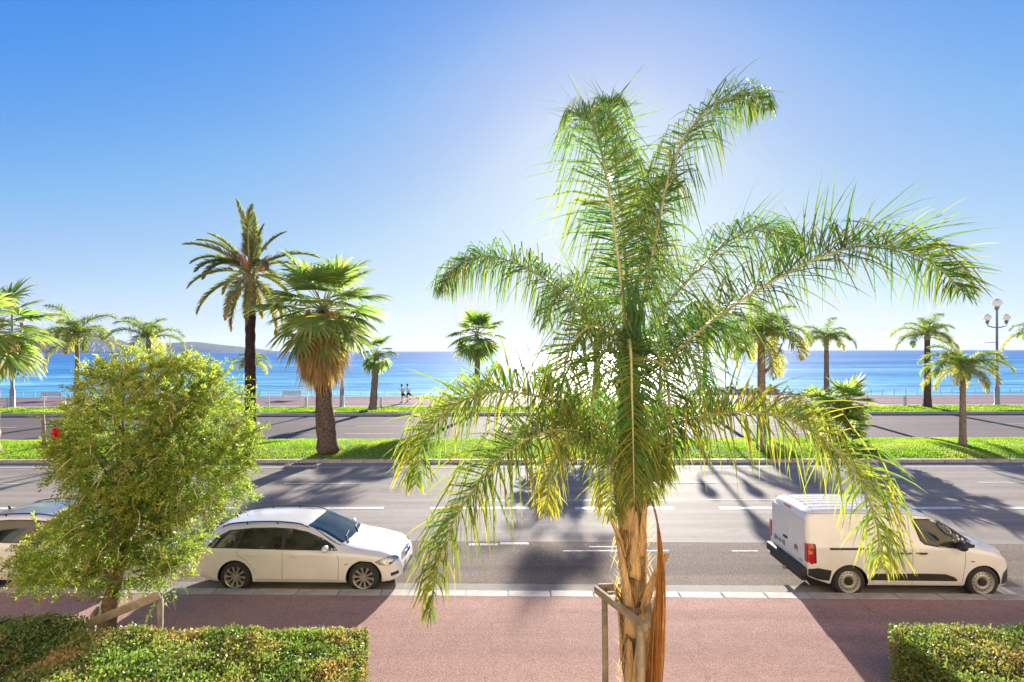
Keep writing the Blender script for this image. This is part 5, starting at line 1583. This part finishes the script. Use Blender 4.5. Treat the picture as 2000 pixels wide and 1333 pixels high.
    b = MB(); b.box(Lc-.01, 0, .33, .03, .95, .11); b.build('air_intake', M['black_plastic'], root)
    b = MB(); b.tube([(Lc-.16, 0, car.ztop(Lc-.16, 0)-.005), (Lc-.155, 0, car.ztop(Lc-.16, 0)+.006)], [.04, .04], 16); b.build('badge', M['plate_blue'], root)
    b = MB(); b.box(Lc+.012, 0, .45, .015, .52, .11); b.build('number_plate', M['plate'], root)
    b = MB(); b.tube([(.62, 0, car.ztop(.62, 0)), (.58, 0, car.ztop(.62, 0)+.07)], [.03, .012], 6); b.build('aerial', M['black_plastic'], root)
    b = MB(); b.tube([(.12, -.45, .23), (-.03, -.45, .23)], .03, 8); b.build('exhaust_pipe', M['chrome'], root)
    return root
kang = math.atan(L_kout(1)-L_kout(0))
def side_at(px, gap): # where the near flank stands, gap metres from the kerb
    D = 12.0
    for _ in range(4): D = L_kout((px-1000)*D/F)+gap
    return (px-1000)*D/F, D
# near wheels: rear at px 460, front at px 712
xw, D = side_at(586, .10)
s_ = 1.02
estate((xw-2.39*s_, D+.905*s_ + .0, .0), kang, 'white estate car with roof rails and multi-spoke wheels parked facing right', s_)
xw, D = side_at(80, .12)
estate((xw-2.12, D+.905, 0), kang, 'white car mostly hidden behind the bottlebrush tree at the left edge', 1.0, 1)

# ---- delivery van
def van(loc_, rz, label):
    root = empty('delivery_van', loc_, rz); tag(root, label, 'van', 'white vehicles parked along the kerb')
    Lc = 4.40
    top = [(0, 1.60), (.03, 1.70), (.10, 1.765), (.3, 1.80), (1.0, 1.815), (2.0, 1.81), (2.4, 1.78), (2.7, 1.69), (3.0, 1.53), (3.35, 1.30), (3.55, 1.16), (3.66, 1.12), (3.9, 1.07), (4.1, 1.0), (4.24, .90), (4.33, .78), (4.38, .62), (4.40, .48)]
    belt = [(0, 1.12), (1.5, 1.12), (2.4, 1.11), (3.2, 1.07), (3.6, 1.02), (4.1, .88), (4.4, .6)]
    plan = [(0, .945), (.03, .968), (.1, .985), (.3, .995), (1.0, 1.0), (3.2, 1.0), (3.7, .985), (4.0, .95), (4.2, .88), (4.32, .78), (4.40, .62)]
    sill = [(0, .42), (.2, .34), (.6, .24), (3.8, .24), (4.15, .22), (4.4, .26)]
    W = .924
    car = Car(top, belt, plan, sill, W, .12, .05, .45, .075)
    st = sorted(set([round(x, 3) for x in [0, .012, .03, .06, .1, .16, .24, .34, .45, .55]+[.65+.1*i for i in range(32)]+[3.9, 4.0, 4.08, 4.15, 4.2, 4.25, 4.29, 4.32, 4.35, 4.37, 4.39, 4.4]]))
    wr, wf = .86, 3.645
    def ex(p, me):
        c = p.center
        if c.x < .30 and c.z < .60 and c.x < .30: return False
        return False
    body = car.shell('body', root, st, (wr, wf), .39, ex)
    for wx in (wr, wf):
        for sg in (-1, 1): wheel(root, wx, sg*(W-.12), sg, .335, .21, 'steel')
    for sg in (-1, 1):
        car.side_panel('window_trim', root, [(2.24, 1.60), (2.27, 1.64), (2.62, 1.635), (2.85, 1.57), (3.15, 1.40), (3.42, 1.21), (3.55, 1.09), (3.50, 1.055), (3.2, 1.05), (2.75, 1.065), (2.45, 1.12), (2.36, 1.2)], M['black_plastic'], .003, sg)
        car.side_panel('window', root, [(2.28, 1.58), (2.31, 1.61), (2.60, 1.605), (2.82, 1.545), (3.02, 1.43), (3.05, 1.09), (2.78, 1.095), (2.48, 1.145), (2.39, 1.22)], M['carglass'], .007, sg)
        car.side_panel('quarter_window', root, [(3.08, 1.40), (3.18, 1.335), (3.20, 1.09), (3.08, 1.09)], M['carglass'], .007, sg)
        car.seam(root, [(2.17, 1.70), (2.15, 1.3), (2.17, .9), (2.17, .30)], sg)
        car.seam(root, [(3.26, 1.06), (3.27, .8), (3.22, .5), (3.20, .30)], sg)
        car.seam(root, [(1.25, 1.0), (1.22, .80), (1.32, .62), (1.35, .32)], sg, .006)
        car.seam(root, [(.02, 1.72), (1.0, 1.735), (2.1, 1.73), (2.6, 1.67)], sg, .007)
        car.seam(root, [(.95, 1.55), (1.0, 1.18), (1.25, 1.12), (2.0, 1.13), (2.08, 1.2), (2.08, 1.58)], sg, .004, .002, 'paint', 'pressing_line')
        car.seam(root, [(.45, 1.03), (1.30, 1.035)], sg, .045, .006, 'black_plastic', 'slide_rail')
        car.side_panel('side_cladding', root, [(1.30, .38), (1.30, .52), (2.4, .53), (2.85, .52), (3.02, .46), (3.10, .40), (3.08, .37)], M['black_plastic'], .012, sg)
        car.side_panel('rear_cladding', root, [(.01, .45), (.005, .60), (.20, .63), (.30, .61), (.475, .58), (.45, .46), (.43, .36), (.2, .38)], M['black_plastic'], .014, sg)
        car.side_panel('front_cladding', root, [(4.06, .28), (4.06, .40), (4.10, .52), (4.22, .60), (4.36, .68), (4.385, .40), (4.37, .28)], M['black_plastic'], .006, sg)
        car.side_panel('tail_light', root, [(.005, .74), (.005, 1.13), (.12, 1.13), (.135, .74), (.07, .70)], M['red_glass'], .012, sg, .04)
        car.side_panel('tail_light_edge', root, [(.12, .72), (.12, 1.13), (.16, 1.12), (.165, .73)], M['black_plastic'], .010, sg, .04)
        car.side_panel('reversing_lens', root, [(.01, .90), (.01, 1.0), (.09, .98), (.09, .92)], M['amber_glass'], .016, sg, .04)
        car.side_panel('headlight', root, [(4.12, .93), (4.24, .88), (4.33, .76), (4.30, .72), (4.20, .80), (4.12, .88)], M['clear_glass'], .007, sg, .04)
        for hx in (2.02, 2.36):
            b = MB(); yv = car.yside(hx, .95); b.tube([(hx-.12, sg*(yv+.004), .955), (hx-.05, sg*(yv+.04), .958), (hx+.05, sg*(yv+.04), .955), (hx+.12, sg*(yv+.004), .95)], [.014, .02, .02, .014], 6)
            b.build('door_handle', M['black_plastic'], root, True)
        mirror(root, 3.12, sg*(W-.02), 1.13, sg, M['black_plastic'], 1.25)
        b = MB(); b.box(3.42, sg*(car.yside(3.42, .78)+.003), .78, .07, .006, .02); b.build('side_repeater', M['seam'], root)
    a, c = 2.66, 3.52
    car.top_panel('windscreen', root, a, c, car.section(a)[11][0]-.02, car.section(c)[11][0]+.03, M['windscreen'], .007, 18, 16, lambda t, v_: a+(c-a)*t-.07*v_*v_)
    car.top_panel('cowl', root, c, c+.1, .74, .74, M['black_plastic'], .005, 4, 14, lambda t, v_: c+.085*t-.07*v_*v_)
    # rear doors, bumper, plate, lamps, emblem
    X = -.006
    def zy(b, pts, x=X, m=0): b.poly([Vector((x, y, z)) for y, z in pts], m)
    for (ya, yb_) in ((.02, .80), (-.80, -.02)):
        b = MB(); b.box(-.004, (ya+yb_)/2, 1.10, .02, abs(yb_-ya)-.012, 1.00); o = b.build('rear_door', M['paint'], root)
        md = o.modifiers.new('e', 'BEVEL'); md.width = .03; md.segments = 3
        o.modifiers['e'].limit_method = 'ANGLE'
    b = MB(); b.box(-.05, 0, .50, .16, 1.72, .20); o = b.build('rear_bumper', M['black_plastic'], root); md = o.modifiers.new('e', 'BEVEL'); md.width = .05; md.segments = 4
    b = MB(); b.box(-.02, 0, .36, .10, 1.55, .12); b.build('bumper_skirt', M['black_plastic'], root)
    b = MB(); b.tube([(-.03, -.03, .30), (-.13, -.03, .30)], [.045, .045], 10); b.build('tow_ball', M['grey_metal'], root)
    b = MB(); b.box(-.020, .36, .80, .012, .52, .12); pl = b.build('number_plate', M['plate'], root)
    b = MB(); b.box(-.028, .595, .80, .006, .045, .118); b.build('plate_band', M['plate_blue'], pl)
    b = MB(); b.box(-.028, .125, .80, .006, .045, .118); b.build('plate_band', M['plate_blue'], pl)
    b = MB()
    rr = random.Random(9)
    for k in range(7):
        yk = .53-k*.055
        if k in (2, 5):
            b.box(-.0275, yk, .80, .004, .02, .012); continue
        b.box(-.0275, yk+.012, .80, .004, .010, .07); b.box(-.0275, yk-.012, .80, .004, .010, .07)
        b.box(-.0275, yk, .80+rr.choice((.03, -.03, 0)), .004, .014, .010)
    b.build('plate_characters', M['seam'], pl)
    # two stacked chevrons
    b = MB()
    for dz in (0, -.055):
        for s in (-1, 1):
            zy(b, [(-.40, .93+dz), (-.40, .965+dz), (-.40+s*.075, .895+dz), (-.40+s*.075, .86+dz)] if s < 0 else [(-.40, .965+dz), (-.40, .93+dz), (-.40+s*.075, .86+dz), (-.40+s*.075, .895+dz)], -.018)
    b.build('emblem', M['chrome'] if False else M['seam'], root)
    b = MB(); b.box(-.02, -.62, .70, .008, .14, .025); b.build('badge', M['grey_metal'], root)
    b = MB(); b.box(-.02, .10, .96, .025, .16, .05); b.build('door_handle', M['black_plastic'], root)
    b = MB(); b.box(-.018, 0, 1.70, .02, .30, .035); b.build('brake_light', M['red_glass'], root)
    for s in (-1, 1):
        b = MB(); b.box(-.012, s*.845, .93, .03, .09, .38); b.build('tail_light', M['red_glass'], root)
    # roof ribs, aerial
    for k in range(7):
        b = MB(); y = -.6+k*.2
        pts = [Vector((x, y, car.ztop(x, y)+.003)) for x in [.25+.2*i for i in range(11)]]
        for u, v_ in zip(pts, pts[1:]): b.box(0, 0, 0, 1, 1, 1, mat=Matrix.Translation((u+v_)/2) @ Matrix.Diagonal((.21, .035, .012, 1)))
        b.build('roof_rib', M['paint'], root)
    b = MB(); b.tube([(2.45, 0, car.ztop(2.45, 0)), (2.38, 0, car.ztop(2.45, 0)+.09), (2.2, 0, car.ztop(2.45, 0)+.22)], [.03, .012, .004], 6); b.build('aerial', M['black_plastic'], root)
    # bonnet, grille and front bumper
    b = MB(); b.box(Lc-.03, 0, .40, .08, 1.12, .26); o = b.build('front_bumper', M['black_plastic'], root); md = o.modifiers.new('e', 'BEVEL'); md.width = .03; md.segments = 2
    b = MB(); b.box(Lc-.045, 0, .70, .05, .9, .05); b.build('grille', M['chrome'], root)
    return root
xw, D = side_at(1788, .06)
van((xw-2.2525, D+.924, 0), kang, 'white delivery van with black lower cladding parked facing right beside the right hedge')
